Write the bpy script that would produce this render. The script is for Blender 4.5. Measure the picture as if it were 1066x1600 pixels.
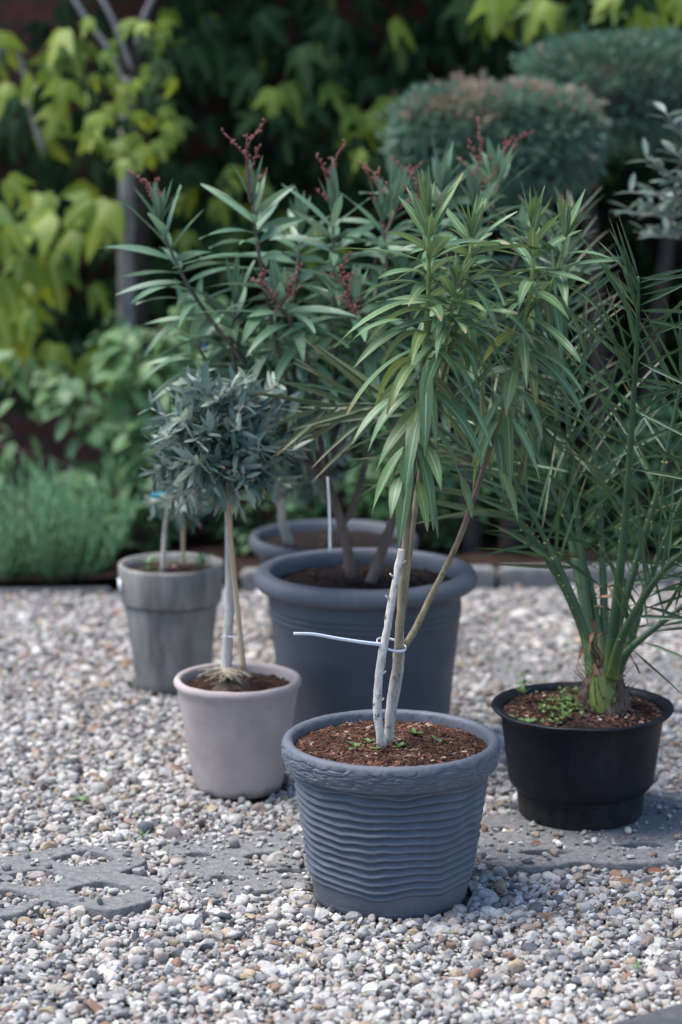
import bpy, bmesh, math, random
import numpy as np
from mathutils import Vector, Matrix, noise
for o in list(bpy.data.objects): bpy.data.objects.remove(o)
S = bpy.context.scene
COL = S.collection
RAD = math.radians

# ------------------------------------------------------------------ camera
CAM_H, PITCH, FPX = 1.45, RAD(10.8), 3778.0
cd = bpy.data.cameras.new('camera'); cam = bpy.data.objects.new('camera', cd); COL.objects.link(cam)
cd.sensor_fit = 'VERTICAL'; cd.sensor_height = 36.0; cd.sensor_width = 24.0
cd.lens = 36.0 * FPX / 1600.0
cam.location = (0, 0, CAM_H); cam.rotation_euler = (RAD(90) - PITCH, 0, 0)
cd.clip_start = 0.1; cd.clip_end = 500
cd.dof.use_dof = True; cd.dof.focus_distance = 4.17; cd.dof.aperture_fstop = 2.3; cd.dof.aperture_blades = 9
S.camera = cam
# ------------------------------------------------------------------ light
SUN_EL, SUN_AZ = 65.0, -86.0            # azimuth from +Y towards +X
W = bpy.data.worlds.new('World'); S.world = W; W.use_nodes = True
_n = W.node_tree.nodes; _sky = _n.new('ShaderNodeTexSky'); _sky.sky_type = 'NISHITA'; _sky.sun_disc = False
_sky.sun_elevation = RAD(SUN_EL); _sky.sun_rotation = RAD(SUN_AZ); _sky.dust_density = 0.3; _sky.ozone_density = 3.2
W.node_tree.links.new(_sky.outputs[0], _n['Background'].inputs[0]); _n['Background'].inputs[1].default_value = 0.118
sl = bpy.data.lights.new('sun', 'SUN'); sl.energy = 2.8; sl.angle = RAD(42); sl.color = (1.0, 0.955, 0.90)
sun = bpy.data.objects.new('sun', sl); COL.objects.link(sun)
_d = Vector((math.sin(RAD(SUN_AZ)) * math.cos(RAD(SUN_EL)), math.cos(RAD(SUN_AZ)) * math.cos(RAD(SUN_EL)), math.sin(RAD(SUN_EL))))
sun.rotation_euler = _d.to_track_quat('Z', 'Y').to_euler()
S.view_settings.view_transform = 'Standard'; S.view_settings.look = 'None'
S.view_settings.exposure = 1.29; S.view_settings.gamma = 1.0
S.render.engine = 'CYCLES'; S.cycles.use_denoising = True
S.cycles.max_bounces = 6; S.cycles.transmission_bounces = 3; S.cycles.diffuse_bounces = 3

# ------------------------------------------------------------------ helpers
Z = Vector((0, 0, 1))
def ray(px, py):
    x = (px - 533) / FPX; y = -(py - 800) / FPX
    F = Vector((0, math.cos(PITCH), -math.sin(PITCH))); U = Vector((0, math.sin(PITCH), math.cos(PITCH)))
    return F + U * y + Vector((1, 0, 0)) * x
def P(px, py, Y):                       # a point of the place at distance Y
    d = ray(px, py); t = Y / d.y
    return Vector((d.x * t, Y, CAM_H + d.z * t))
def G(px, py, z=0.0):                   # a point of the place at height z
    d = ray(px, py); t = (z - CAM_H) / d.z
    return Vector((d.x * t, d.y * t, z))

class MB:
    def __init__(s): s.v = []; s.f = []; s.uv = []; s.t = []; s.m = []; s.sm = []
    def vert(s, p, uv=(0, 0), t=(0, 0, 0)):
        s.v.append((p[0], p[1], p[2])); s.uv.append(uv); s.t.append((t[0], t[1], t[2], 1)); return len(s.v) - 1
    def face(s, idx, m=0, sm=True): s.f.append(tuple(idx)); s.m.append(m); s.sm.append(sm)
    def build(s, name, mats, parent=None, origin=None):
        if not isinstance(mats, (list, tuple)): mats = [mats]
        me = bpy.data.meshes.new(name)
        off = Vector(origin) if origin is not None else Vector((0, 0, 0))
        me.from_pydata([(a[0] - off.x, a[1] - off.y, a[2] - off.z) for a in s.v] if origin is not None else s.v, [], s.f)
        for m in mats: me.materials.append(m)
        me.polygons.foreach_set('material_index', s.m); me.polygons.foreach_set('use_smooth', s.sm)
        at = me.attributes.new('tint', 'FLOAT_COLOR', 'POINT'); at.data.foreach_set('color', np.array(s.t, dtype=np.float32).ravel())
        ul = me.uv_layers.new(name='UVMap')
        li = np.empty(len(me.loops), dtype=np.int32); me.loops.foreach_get('vertex_index', li)
        ul.data.foreach_set('uv', np.array(s.uv, dtype=np.float32)[li].ravel())
        me.update()
        o = bpy.data.objects.new(name, me); COL.objects.link(o)
        if origin is not None and parent is None: o.location = off
        if parent is not None: o.parent = parent
        return o
def tag(o, label=None, cat=None, group=None, kind=None):
    if label: o['label'] = label
    if cat: o['category'] = cat
    if group: o['group'] = group
    if kind: o['kind'] = kind
    return o
def thing(name, label, cat, loc, group=None):
    o = bpy.data.objects.new(name, None); COL.objects.link(o); o.location = loc; o.empty_display_size = .05
    return tag(o, label, cat, group)

def smooth_path(pts, n):                # Catmull-Rom
    pts = [Vector(p) for p in pts]
    if len(pts) == 2: return [pts[0].lerp(pts[1], i / n) for i in range(n + 1)]
    q = [pts[0] * 2 - pts[1]] + pts + [pts[-1] * 2 - pts[-2]]
    out = []; segs = len(pts) - 1
    for i in range(n + 1):
        u = i / n * segs; k = min(int(u), segs - 1); t = u - k
        a, b, c, d = q[k], q[k + 1], q[k + 2], q[k + 3]
        out.append(0.5 * ((2 * b) + (c - a) * t + (2 * a - 5 * b + 4 * c - d) * t * t + (3 * b - a - 3 * c + d) * t ** 3))
    return out
def tube(mb, path, r0, r1, seg=8, m=0, tint=(0, 0, 0), bump=0.0, nodes=0, cap=True, t01=None, power=1.0, flat=1.0):
    n = len(path) - 1; rings = []
    prev = None
    for i, p in enumerate(path):
        tg = (path[min(i + 1, n)] - path[max(i - 1, 0)]).normalized()
        if prev is None:
            a = tg.cross(Vector((0.31, 0.9, 0.2)))
            if a.length < .1: a = tg.cross(Vector((1, 0, 0)))
            a.normalize()
        else: a = (prev - tg * prev.dot(tg)).normalized()
        prev = a; b = tg.cross(a); t = i / n
        r = r0 + (r1 - r0) * t ** power
        if nodes: r *= 1 + .18 * max(0, math.cos(t * nodes * 2 * math.pi)) ** 8
        ring = []
        for k in range(seg):
            an = 2 * math.pi * k / seg
            rr = r * (1 + bump * noise.noise(p * 60 + Vector((math.cos(an), math.sin(an), 0)) * 1.3)) if bump else r
            ring.append(mb.vert(p + a * math.cos(an) * rr + b * math.sin(an) * rr * flat, (k / seg, t), (tint[0], t if t01 is None else t01[0] + (t01[1] - t01[0]) * t, tint[2])))
        rings.append(ring)
    for i in range(n):
        for k in range(seg):
            mb.face((rings[i][k], rings[i][(k + 1) % seg], rings[i + 1][(k + 1) % seg], rings[i + 1][k]), m)
    if cap: mb.face(rings[-1], m); mb.face(rings[0][::-1], m)

def lance(t): return max(.03, (math.sin(math.pi * min(1, t ** .78)) ** .8) * (1 - .25 * t))
def oval(t): return max(.04, math.sin(math.pi * t ** .85) ** .7)
def needle(t): return max(.04, min(1, t * 12) * (1 - t ** 2.2))
def blade(t): return max(.05, (1 - t) ** .6)
def leaf(mb, base, d, L, Wd, droop=0.0, fold=.25, n=6, shape=lance, roll=0.0, rnd=None, m=0, side=None, curl=0.0, tipb=0.0):
    d = Vector(d).normalized(); p = Vector(base)
    if side is None:
        side = d.cross(Z)
        if side.length < .15: side = d.cross(Vector((random.uniform(-1, 1), random.uniform(-1, 1), 0)))
    side = (side - d * side.dot(d)).normalized()
    if roll: side = Matrix.Rotation(roll, 3, d) @ side
    if rnd is None: rnd = random.random()
    rows = []
    for i in range(n + 1):
        t = i / n; w = Wd * shape(t) / 2; nr = side.cross(d).normalized()
        wob = nr * (curl * L * math.sin(t * 5 + rnd * 9) * .02)
        tt = (rnd, t, tipb)
        rows.append((mb.vert(p - side * w + nr * w * fold + wob, (0, t), tt), mb.vert(p + wob * .3, (.5, t), tt), mb.vert(p + side * w + nr * w * fold - wob, (1, t), tt)))
        d = (d + Vector((0, 0, -1)) * (droop / n)).normalized()
        p = p + d * (L / n)
    for i in range(n):
        a, b = rows[i], rows[i + 1]
        mb.face((a[0], a[1], b[1], b[0]), m); mb.face((a[1], a[2], b[2], b[1]), m)

def lathe(mb, prof, seg=96, m=0, cx=0, cy=0, cz=0, tint=(0, 0, 0), disp=None, close_bottom=True):
    rings = []
    for j, (r, z) in enumerate(prof):
        ring = []
        for k in range(seg):
            a = 2 * math.pi * k / seg; rr, zz = r, z
            if disp:
                dr, dz = disp(a, r, z, j); rr += dr; zz += dz
            ring.append(mb.vert((cx + rr * math.cos(a), cy + rr * math.sin(a), cz + zz), (k / seg, j / len(prof)), tint))
        rings.append(ring)
    for j in range(len(prof) - 1):
        for k in range(seg):
            mb.face((rings[j][k], rings[j][(k + 1) % seg], rings[j + 1][(k + 1) % seg], rings[j + 1][k]), m)
    if close_bottom: mb.face(rings[0][::-1], m, False)

# ------------------------------------------------------------------ materials
class NT:
    def __init__(s, name):
        s.mat = bpy.data.materials.new(name); s.mat.use_nodes = True
        s.t = s.mat.node_tree; s.b = s.t.nodes['Principled BSDF']; s.out = s.t.nodes['Material Output']
    def n(s, typ, **kw):
        nd = s.t.nodes.new(typ)
        for k, v in kw.items(): setattr(nd, k, v)
        return nd
    def l(s, a, b): s.t.links.new(a, b)
    def coord(s, scale=(1, 1, 1), kind='Object'):
        c = s.n('ShaderNodeTexCoord'); mp = s.n('ShaderNodeMapping'); mp.inputs['Scale'].default_value = scale
        s.l(c.outputs[kind], mp.inputs[0]); return mp.outputs[0]
    def noise(s, vec, scale, detail=4, rough=.55, dist=0.0):
        nd = s.n('ShaderNodeTexNoise'); nd.inputs['Scale'].default_value = scale; nd.inputs['Detail'].default_value = detail
        nd.inputs['Roughness'].default_value = rough; nd.inputs['Distortion'].default_value = dist
        if vec is not None: s.l(vec, nd.inputs['Vector'])
        return nd.outputs['Fac']
    def ramp(s, fac, stops):
        r = s.n('ShaderNodeValToRGB'); e = r.color_ramp.elements
        while len(e) < len(stops): e.new(.5)
        for el, (p, c) in zip(e, stops): el.position = p; el.color = (*c, 1) if len(c) == 3 else c
        s.l(fac, r.inputs[0]); return r.outputs[0]
    def mix(s, fac, a, b, mode='MIX'):
        nd = s.n('ShaderNodeMix', data_type='RGBA', blend_type=mode)
        for i, x in ((0, fac), (6, a), (7, b)):
            if hasattr(x, 'links'): s.l(x, nd.inputs[i])
            elif isinstance(x, (int, float)): nd.inputs[i].default_value = x
            else: nd.inputs[i].default_value = (*x, 1)
        return nd.outputs[2]
    def math(s, op, a, b=0.0):
        nd = s.n('ShaderNodeMath', operation=op)
        for i, x in ((0, a), (1, b)):
            if hasattr(x, 'links'): s.l(x, nd.inputs[i])
            else: nd.inputs[i].default_value = x
        return nd.outputs[0]
    def bump(s, h, strength=.3, dist=.01):
        nd = s.n('ShaderNodeBump'); nd.inputs['Strength'].default_value = strength; nd.inputs['Distance'].default_value = dist
        s.l(h, nd.inputs['Height']); s.l(nd.outputs[0], s.b.inputs['Normal'])
    def tint(s):
        a = s.n('ShaderNodeAttribute', attribute_name='tint'); sp = s.n('ShaderNodeSeparateColor'); s.l(a.outputs['Color'], sp.inputs[0]); return sp.outputs
    def color(s, c):
        if hasattr(c, 'links'): s.l(c, s.b.inputs['Base Color'])
        else: s.b.inputs['Base Color'].default_value = (*c, 1)
    def set(s, **kw):
        for k, v in kw.items(): s.b.inputs[k].default_value = v

def mottled(name, stops, scale=8, rough=.7, bump=.2, bscale=60, stretch=(1, 1, 1), spec=.4, bdist=.004, detail=5):
    m = NT(name); v = m.coord(stretch)
    m.color(m.ramp(m.noise(v, scale, detail, .62), stops)); m.set(Roughness=rough); m.b.inputs['Specular IOR Level'].default_value = spec
    if bump: m.bump(m.noise(v, bscale, 5, .6), bump, bdist)
    return m.mat
def leafy(name, c1, c2, rib=None, ribw=.06, rough=.42, trans=.25, tcol=None, tip=None, spec=.5, back=None):
    m = NT(name); t = m.tint()
    col = m.ramp(t[0], [(0, c1), (1, c2)])
    v = m.coord(); nz = m.noise(v, 25, 3)
    col = m.mix(m.math('MULTIPLY', nz, .5), col, tuple(x * .6 for x in c1))
    if tip is not None:
        f = m.ramp(t[1], [(.72, (0, 0, 0)), (.98, (1, 1, 1))])
        f = m.math('MULTIPLY', f, t[2]); col = m.mix(f, col, tip)
    if back is not None:
        g = m.n('ShaderNodeNewGeometry'); col = m.mix(m.math('MULTIPLY', g.outputs['Backfacing'], .8), col, back)
    if rib is not None:
        uv = m.n('ShaderNodeUVMap'); sx = m.n('ShaderNodeSeparateXYZ'); m.l(uv.outputs[0], sx.inputs[0])
        d = m.math('ABSOLUTE', m.math('SUBTRACT', sx.outputs[0], .5))
        f = m.math('SUBTRACT', 1.0, m.math('SMOOTH_MIN', m.math('DIVIDE', d, ribw), 1.0))
        f = m.math('MULTIPLY', m.math('GREATER_THAN', f, .25), .75)
        col = m.mix(f, col, rib)
        w = m.n('ShaderNodeTexWave'); w.inputs['Scale'].default_value = 14; w.inputs['Distortion'].default_value = 1.0
        w.bands_direction = 'Y'; m.l(uv.outputs[0], w.inputs[0]); m.bump(w.outputs['Fac'], .06, .002)
    m.color(col); m.set(Roughness=rough); m.b.inputs['Specular IOR Level'].default_value = spec
    if trans:
        tr = m.n('ShaderNodeBsdfTranslucent'); mx = m.n('ShaderNodeMixShader'); mx.inputs[0].default_value = trans
        tc = m.mix(.6, col, tcol or tuple(min(1, x * 1.8) for x in c2)); m.l(tc, tr.inputs[0])
        m.l(m.b.outputs[0], mx.inputs[1]); m.l(tr.outputs[0], mx.inputs[2]); m.l(mx.outputs[0], m.out.inputs[0])
    return m.mat
def plastic(name, c, rough=.5, var=.25, bump=.08, bscale=220, dust=None, spec=.45):
    m = NT(name); v = m.coord()
    col = m.ramp(m.noise(v, 5, 6, .65), [(.3, tuple(x * (1 - var) for x in c)), (.7, tuple(min(1, x * (1 + var)) for x in c))])
    if dust is not None:
        f = m.ramp(m.noise(v, 11, 8, .7), [(.48, (0, 0, 0)), (.78, (.5, .5, .5))]); col = m.mix(f, col, dust)
        sz = m.n('ShaderNodeSeparateXYZ'); m.l(v, sz.inputs[0])
        hh = m.math('SUBTRACT', .05, sz.outputs[2]); hh = m.math('ADD', m.math('MULTIPLY', hh, 9), m.math('MULTIPLY', m.noise(v, 45, 8, .7), .9))
        col = m.mix(m.ramp(hh, [(.5, (0, 0, 0)), (1.0, (.28, .28, .28))]), col, (.12, .105, .095))
        st = m.ramp(m.noise(m.coord((1, 1, .12)), 38, 5, .6), [(.56, (0, 0, 0)), (.74, (.5, .5, .5))]); col = m.mix(st, col, dust)
        sp = m.ramp(m.noise(v, 160, 2, .5), [(.70, (0, 0, 0)), (.76, (.45, .45, .45))]); col = m.mix(sp, col, dust)
    m.color(col); m.b.inputs['Specular IOR Level'].default_value = spec
    r = m.ramp(m.noise(v, 14, 4), [(.3, (rough - .1,) * 3), (.7, (rough + .12,) * 3)]); m.l(r, m.b.inputs['Roughness'])
    m.bump(m.noise(v, bscale, 4, .6), bump, .003)
    return m.mat

M = {}
M['grey_plastic'] = plastic('grey_plastic', (.092, .101, .124), .6, .16, .10, 260, (.15, .155, .17))
M['grey_plastic_dark'] = plastic('grey_plastic_dark', (.056, .065, .083), .58, .14, .05, 300, (.08, .086, .098))
M['black_plastic'] = plastic('black_plastic', (.004, .0055, .010), .5, .2, .06, 200, (.022, .025, .032), .25)
def clay():
    m = NT('pale_clay'); v = m.coord(); vs = m.coord((1, 1, 5))
    col = m.ramp(m.noise(v, 7, 7, .65), [(.3, (.30, .25, .24)), (.55, (.42, .345, .325)), (.75, (.48, .405, .385))])
    f = m.ramp(m.noise(vs, 6, 6, .7), [(.55, (0, 0, 0)), (.8, (.35, .35, .35))]); col = m.mix(f, col, (.22, .19, .185))
    # damp, soiled foot with an uneven upper edge
    sx = m.n('ShaderNodeSeparateXYZ'); m.l(m.coord(), sx.inputs[0])
    h = m.math('ADD', sx.outputs[2], m.math('MULTIPLY', m.noise(v, 22, 5), -.045))
    d = m.ramp(m.math('MULTIPLY', m.math('ADD', h, .03), 12), [(.15, (.75, .75, .75)), (.3, (0, 0, 0))]); col = m.mix(d, col, (.12, .10, .09))
    m.color(col); m.set(Roughness=.82); m.bump(m.noise(v, 120, 6, .6), .18, .003); m.b.inputs['Specular IOR Level'].default_value = .25
    return m.mat
M['pale_clay'] = clay()
def weathered():
    m = NT('weathered_clay'); v = m.coord((1, 1, .22)); w = m.coord()
    col = m.ramp(m.noise(v, 18, 7, .7), [(.3, (.085, .08, .08)), (.5, (.19, .178, .168)), (.72, (.31, .295, .275))])
    f = m.ramp(m.noise(w, 5, 4, .6, .8), [(.45, (0, 0, 0)), (.75, (.5, .5, .5))]); col = m.mix(f, col, (.30, .285, .27))
    m.color(col); m.set(Roughness=.85); m.bump(m.noise(v, 60, 6, .6), .25, .003); m.b.inputs['Specular IOR Level'].default_value = .2
    return m.mat
M['weathered_clay'] = weathered()
M['dark_seam'] = mottled('dark_seam', [(.3, (.03, .027, .025)), (.7, (.07, .065, .06))], 30, .9)
M['soil'] = mottled('soil', [(.3, (.016, .010, .008)), (.5, (.045, .025, .018)), (.72, (.10, .055, .038))], 70, .95, .9, 180, spec=.15, bdist=.01)
M['soil_dark'] = mottled('soil_dark', [(.3, (.010, .007, .007)), (.55, (.026, .016, .014)), (.75, (.055, .032, .026))], 60, .95, .9, 150, spec=.15, bdist=.01)
def chips():
    m = NT('soil_chips'); t = m.tint()
    m.color(m.ramp(t[0], [(0, (.025, .013, .009)), (.45, (.095, .042, .026)), (.75, (.18, .085, .052)), (.93, (.27, .17, .12)), (1, (.42, .35, .28))]))
    m.set(Roughness=.9); m.b.inputs['Specular IOR Level'].default_value = .2
    return m.mat
M['soil_chips'] = chips()
M['soil_darkest'] = mottled('soil_darkest', [(.3, (.007, .005, .005)), (.55, (.016, .011, .010)), (.75, (.03, .019, .016))], 60, .9, .9, 150, spec=.2, bdist=.01)  # darkest soil tone, for the two rear smooth pots
M['concrete'] = mottled('concrete', [(.30, (.12, .118, .115)), (.45, (.20, .197, .193)), (.58, (.25, .246, .24)), (.72, (.33, .325, .315))], 75, .92, 1.0, 260, spec=.2, detail=10, bdist=.006)
M['concrete_dark'] = mottled('concrete_dark', [(.3, (.05, .052, .055)), (.6, (.09, .09, .095)), (.75, (.15, .15, .15))], 45, .9, .6, 150, spec=.2, detail=8)
M['kerb_stone'] = mottled('kerb_stone', [(.3, (.14, .14, .14)), (.7, (.24, .24, .235))], 25, .9, .5, 120, spec=.2)
M['earth'] = mottled('earth', [(.3, (.018, .012, .010)), (.55, (.04, .024, .018)), (.75, (.085, .045, .03))], 20, .95, .8, 60, spec=.1, bdist=.02)
M['sub_base'] = mottled('sub_base', [(.3, (.07, .064, .058)), (.55, (.17, .16, .148)), (.75, (.28, .265, .245))], 90, .95, .8, 120, spec=.15, bdist=.01)
def stone():
    m = NT('gravel_stone'); a = m.n('ShaderNodeAttribute', attribute_name='tint'); v = m.coord()
    n1 = m.noise(v, 160, 5, .65); n2 = m.noise(v, 420, 3, .6)
    k = m.ramp(n1, [(.3, (.68, .67, .66)), (.6, (1.05, 1.05, 1.05)), (.8, (1.25, 1.24, 1.22))])
    col = m.mix(1.0, a.outputs['Color'], k, 'MULTIPLY')
    pits = m.ramp(n2, [(.28, (.4, .4, .4)), (.4, (1, 1, 1))]); col = m.mix(.6, col, m.mix(1.0, col, pits, 'MULTIPLY'))
    m.color(col); m.set(Roughness=.78); m.b.inputs['Specular IOR Level'].default_value = .3; m.bump(n1, .35, .003)
    return m.mat
M['gravel_stone'] = stone()
def bark(name, lo, hi, scale=40, spots=.0, spotcol=(.03, .02, .02), stretch=(1, 1, .35)):
    m = NT(name); v = m.coord(stretch)
    col = m.ramp(m.noise(v, scale, 6, .65), [(.32, lo), (.68, hi)])
    if spots:
        f = m.ramp(m.noise(m.coord((1, 1, .8)), 60, 6, .7), [(.61 - spots * .1, (0, 0, 0)), (.67 - spots * .1, (.8, .8, .8))]); col = m.mix(f, col, spotcol)
    m.color(col); m.set(Roughness=.85); m.bump(m.noise(v, scale * 4, 5, .65), .5, .003); m.b.inputs['Specular IOR Level'].default_value = .25
    return m.mat
M['white_bark'] = bark('white_bark', (.34, .30, .26), (.64, .595, .545), 75, .55)
def fading():
    m = NT('fading_bark'); t = m.tint(); v = m.coord((1, 1, .4))
    white = m.ramp(m.noise(v, 70, 5, .65), [(.3, (.22, .19, .165)), (.65, (.50, .46, .43))])
    tan = m.ramp(m.noise(v, 55, 5, .65), [(.3, (.15, .12, .07)), (.7, (.30, .25, .16))])
    red = m.ramp(m.noise(v, 40, 4), [(.3, (.11, .07, .05)), (.7, (.20, .14, .10))])
    nz = m.math('MULTIPLY', m.math('SUBTRACT', m.noise(m.coord((1, 1, .5)), 30, 4), .5), .22)
    h = m.math('ADD', t[1], nz)
    col = m.mix(m.ramp(h, [(.14, (0, 0, 0)), (.25, (1, 1, 1))]), white, tan)
    col = m.mix(m.ramp(h, [(.42, (0, 0, 0)), (.55, (1, 1, 1))]), col, red)
    col = m.mix(m.ramp(h, [(.62, (0, 0, 0)), (.8, (1, 1, 1))]), col, (.20, .26, .08))
    sp = m.ramp(m.noise(m.coord((1, 1, .8)), 70, 6, .7), [(.57, (0, 0, 0)), (.66, (.7, .7, .7))]); col = m.mix(sp, col, (.05, .035, .03))
    m.color(col); m.set(Roughness=.75); m.bump(m.noise(v, 240, 5, .65), .4, .002); m.b.inputs['Specular IOR Level'].default_value = .3
    return m.mat
M['fading_bark'] = fading()
M['green_stem'] = mottled('green_stem', [(.3, (.10, .15, .05)), (.7, (.18, .23, .08))], 30, .6, .2, 120)
M['brown_bark'] = bark('brown_bark', (.07, .05, .042), (.20, .15, .125), 35)
M['grey_bark'] = bark('grey_bark', (.20, .185, .17), (.44, .41, .385), 50)
M['vine_bark'] = bark('vine_bark', (.16, .14, .135), (.38, .35, .34), 22)
M['pale_bark'] = bark('pale_bark', (.34, .305, .265), (.60, .555, .50), 60)
M['dark_bark'] = bark('dark_bark', (.03, .024, .022), (.07, .055, .05), 25)
M['bamboo'] = mottled('bamboo', [(.3, (.36, .23, .13)), (.7, (.54, .39, .25))], 20, .5, .15, 90, (1, 1, .15))
M['root'] = bark('root', (.28, .22, .15), (.50, .41, .30), 60)
M['oleander_front'] = leafy('oleander_front', (.088, .175, .072), (.170, .280, .112), (.38, .46, .25), .07, .44, .24, (.20, .28, .06), (.26, .20, .08), back=(.10, .15, .10))
M['oleander_old'] = leafy('oleander_old', (.12, .20, .06), (.185, .26, .085), (.36, .38, .16), .07, .42, .28, (.25, .30, .06), (.26, .20, .08))
M['oleander_back'] = leafy('oleander_back', (.078, .165, .088), (.165, .275, .152), (.26, .32, .22), .06, .42, .22, back=(.10, .15, .11))
M['flower_stalk'] = mottled('flower_stalk', [(.3, (.15, .042, .038)), (.7, (.29, .10, .08))], 40, .7, .3)
M['olive_leaf'] = leafy('olive_leaf', (.036, .082, .060), (.175, .245, .205), None, .06, .40, .12, back=(.27, .33, .29), tip=(.32, .17, .10))
M['olive_young'] = leafy('olive_young', (.22, .28, .21), (.34, .40, .31), None, .06, .5, .2)
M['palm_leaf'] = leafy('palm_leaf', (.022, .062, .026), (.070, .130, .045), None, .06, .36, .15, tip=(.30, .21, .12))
M['palm_leaf_sun'] = leafy('palm_leaf_sun', (.075, .105, .042), (.135, .165, .07), None, .06, .4, .2, tip=(.42, .32, .20))  # paler leaflet colour standing in for sunlight on the fronds
def rachis():
    m = NT('palm_rachis'); t = m.tint(); v = m.coord(); nz = m.noise(v, 14, 4)
    a = m.ramp(nz, [(.3, (.018, .048, .020)), (.7, (.040, .085, .030))]); b = m.ramp(nz, [(.3, (.07, .11, .022)), (.7, (.15, .19, .045))])
    m.color(m.mix(m.ramp(t[1], [(.0, (1, 1, 1)), (.22, (0, 0, 0))]), a, b)); m.set(Roughness=.45); return m.mat
M['palm_rachis'] = rachis()
M['palm_petiole'] = mottled('palm_petiole', [(.3, (.08, .12, .022)), (.7, (.17, .20, .045))], 10, .45, .1, 80)
M['palm_thorn'] = mottled('palm_thorn', [(.3, (.30, .26, .08)), (.7, (.45, .38, .14))], 30, .5, .0)
M['palm_fibre'] = mottled('palm_fibre', [(.3, (.05, .032, .022)), (.55, (.13, .085, .06)), (.75, (.26, .19, .14))], 50, .95, .9, 120, (1, 1, .3), bdist=.01)
M['palm_dry'] = mottled('palm_dry', [(.3, (.13, .05, .03)), (.7, (.28, .14, .08))], 40, .9, .4, 90)
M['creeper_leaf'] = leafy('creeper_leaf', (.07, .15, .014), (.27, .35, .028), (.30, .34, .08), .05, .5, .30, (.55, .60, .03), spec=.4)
M['shaded_leaf_tone'] = leafy('shaded_leaf_tone', (.007, .023, .010), (.028, .066, .018), (.04, .08, .03), .05, .6, .2, spec=.12)  # leaf colour darkened to stand in for shade along the wall
M['vine_leaf'] = leafy('vine_leaf', (.10, .21, .08), (.21, .34, .14), (.25, .32, .18), .05, .5, .3)
M['yew_leaf'] = leafy('yew_leaf', (.065, .155, .105), (.19, .30, .20), None, .06, .5, .12)
M['yew_brown'] = leafy('yew_brown', (.34, .235, .16), (.46, .34, .25), None, .06, .6, .15)
M['lavender_leaf'] = leafy('lavender_leaf', (.08, .205, .095), (.18, .34, .155), None, .06, .6, .15)
M['bed_leaf'] = leafy('bed_leaf', (.06, .15, .065), (.13, .25, .10), (.14, .2, .1), .05, .45, .2)
M['weed_leaf'] = leafy('weed_leaf', (.10, .20, .07), (.20, .32, .10), None, .06, .5, .3)
M['shrub_leaf'] = leafy('shrub_leaf', (.075, .125, .095), (.165, .225, .175), (.26, .31, .25), .05, .42, .2, back=(.22, .27, .22))
M['tie'] = plastic('tie', (.62, .66, .72), .35, .05, .02, 100); 
M['teal'] = plastic('teal', (.0, .22, .32), .4, .1, .02, 100)
M['blue'] = plastic('blue', (.03, .12, .32), .5, .1, .02, 100)
M['paper'] = plastic('paper', (.70, .72, .75), .6, .05, .02, 100)
def brick():
    m = NT('old_brick'); c = m.n('ShaderNodeTexCoord'); sx = m.n('ShaderNodeSeparateXYZ'); m.l(c.outputs['Object'], sx.inputs[0])
    cb = m.n('ShaderNodeCombineXYZ'); m.l(sx.outputs[0], cb.inputs[0]); m.l(sx.outputs[2], cb.inputs[1])
    b = m.n('ShaderNodeTexBrick'); m.l(cb.outputs[0], b.inputs[0]); b.inputs['Scale'].default_value = 1.0
    b.inputs['Brick Width'].default_value = .25; b.inputs['Row Height'].default_value = .077; b.inputs['Mortar Size'].default_value = .007
    b.inputs['Color1'].default_value = (.13, .045, .035, 1); b.inputs['Color2'].default_value = (.075, .032, .028, 1); b.inputs['Mortar'].default_value = (.07, .06, .055, 1)
    v = m.coord(); k = m.ramp(m.noise(v, 14, 6, .65), [(.3, (.5, .5, .5)), (.7, (1.2, 1.15, 1.1))])
    m.color(m.mix(1.0, b.outputs['Color'], k, 'MULTIPLY')); m.set(Roughness=.92)
    h = m.math('ADD', m.math('MULTIPLY', b.outputs['Fac'], -1.0), m.math('MULTIPLY', m.noise(v, 60, 5), .3)); m.bump(h, .8, .012)
    return m.mat
M['old_brick'] = brick()

# ------------------------------------------------------------------ ground, bed, wall
def sheet(name, pts, z, mat):
    mb = MB(); ids = [mb.vert((x, y, z)) for x, y in pts]; mb.face(ids, 0, False)
    return tag(mb.build(name, mat), kind='structure')
sheet('ground', [(-60, -40), (60, -40), (60, 80), (-60, 80)], -.05, M['earth'])
sheet('gravel_bed', [(-2.6, 2.4), (2.6, 2.4), (2.6, 6.62), (-2.6, 6.40)], -.010, M['sub_base'])
def bed():
    mb = MB(); nx, ny = 120, 36; ids = {}
    for i in range(nx + 1):
        for j in range(ny + 1):
            x = -4 + 8 * i / nx; y0 = 6.55 + .06 * x; y = y0 + (8.25 - y0) * j / ny
            z = .02 + .02 * noise.noise(Vector((x * 6, y * 6, 0))) + .012 * noise.noise(Vector((x * 25, y * 25, 3)))
            ids[i, j] = mb.vert((x, y, z))
    for i in range(nx):
        for j in range(ny): mb.face((ids[i, j], ids[i + 1, j], ids[i + 1, j + 1], ids[i, j + 1]))
    return tag(mb.build('garden_bed', M['earth']), kind='structure')
bed()
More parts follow.
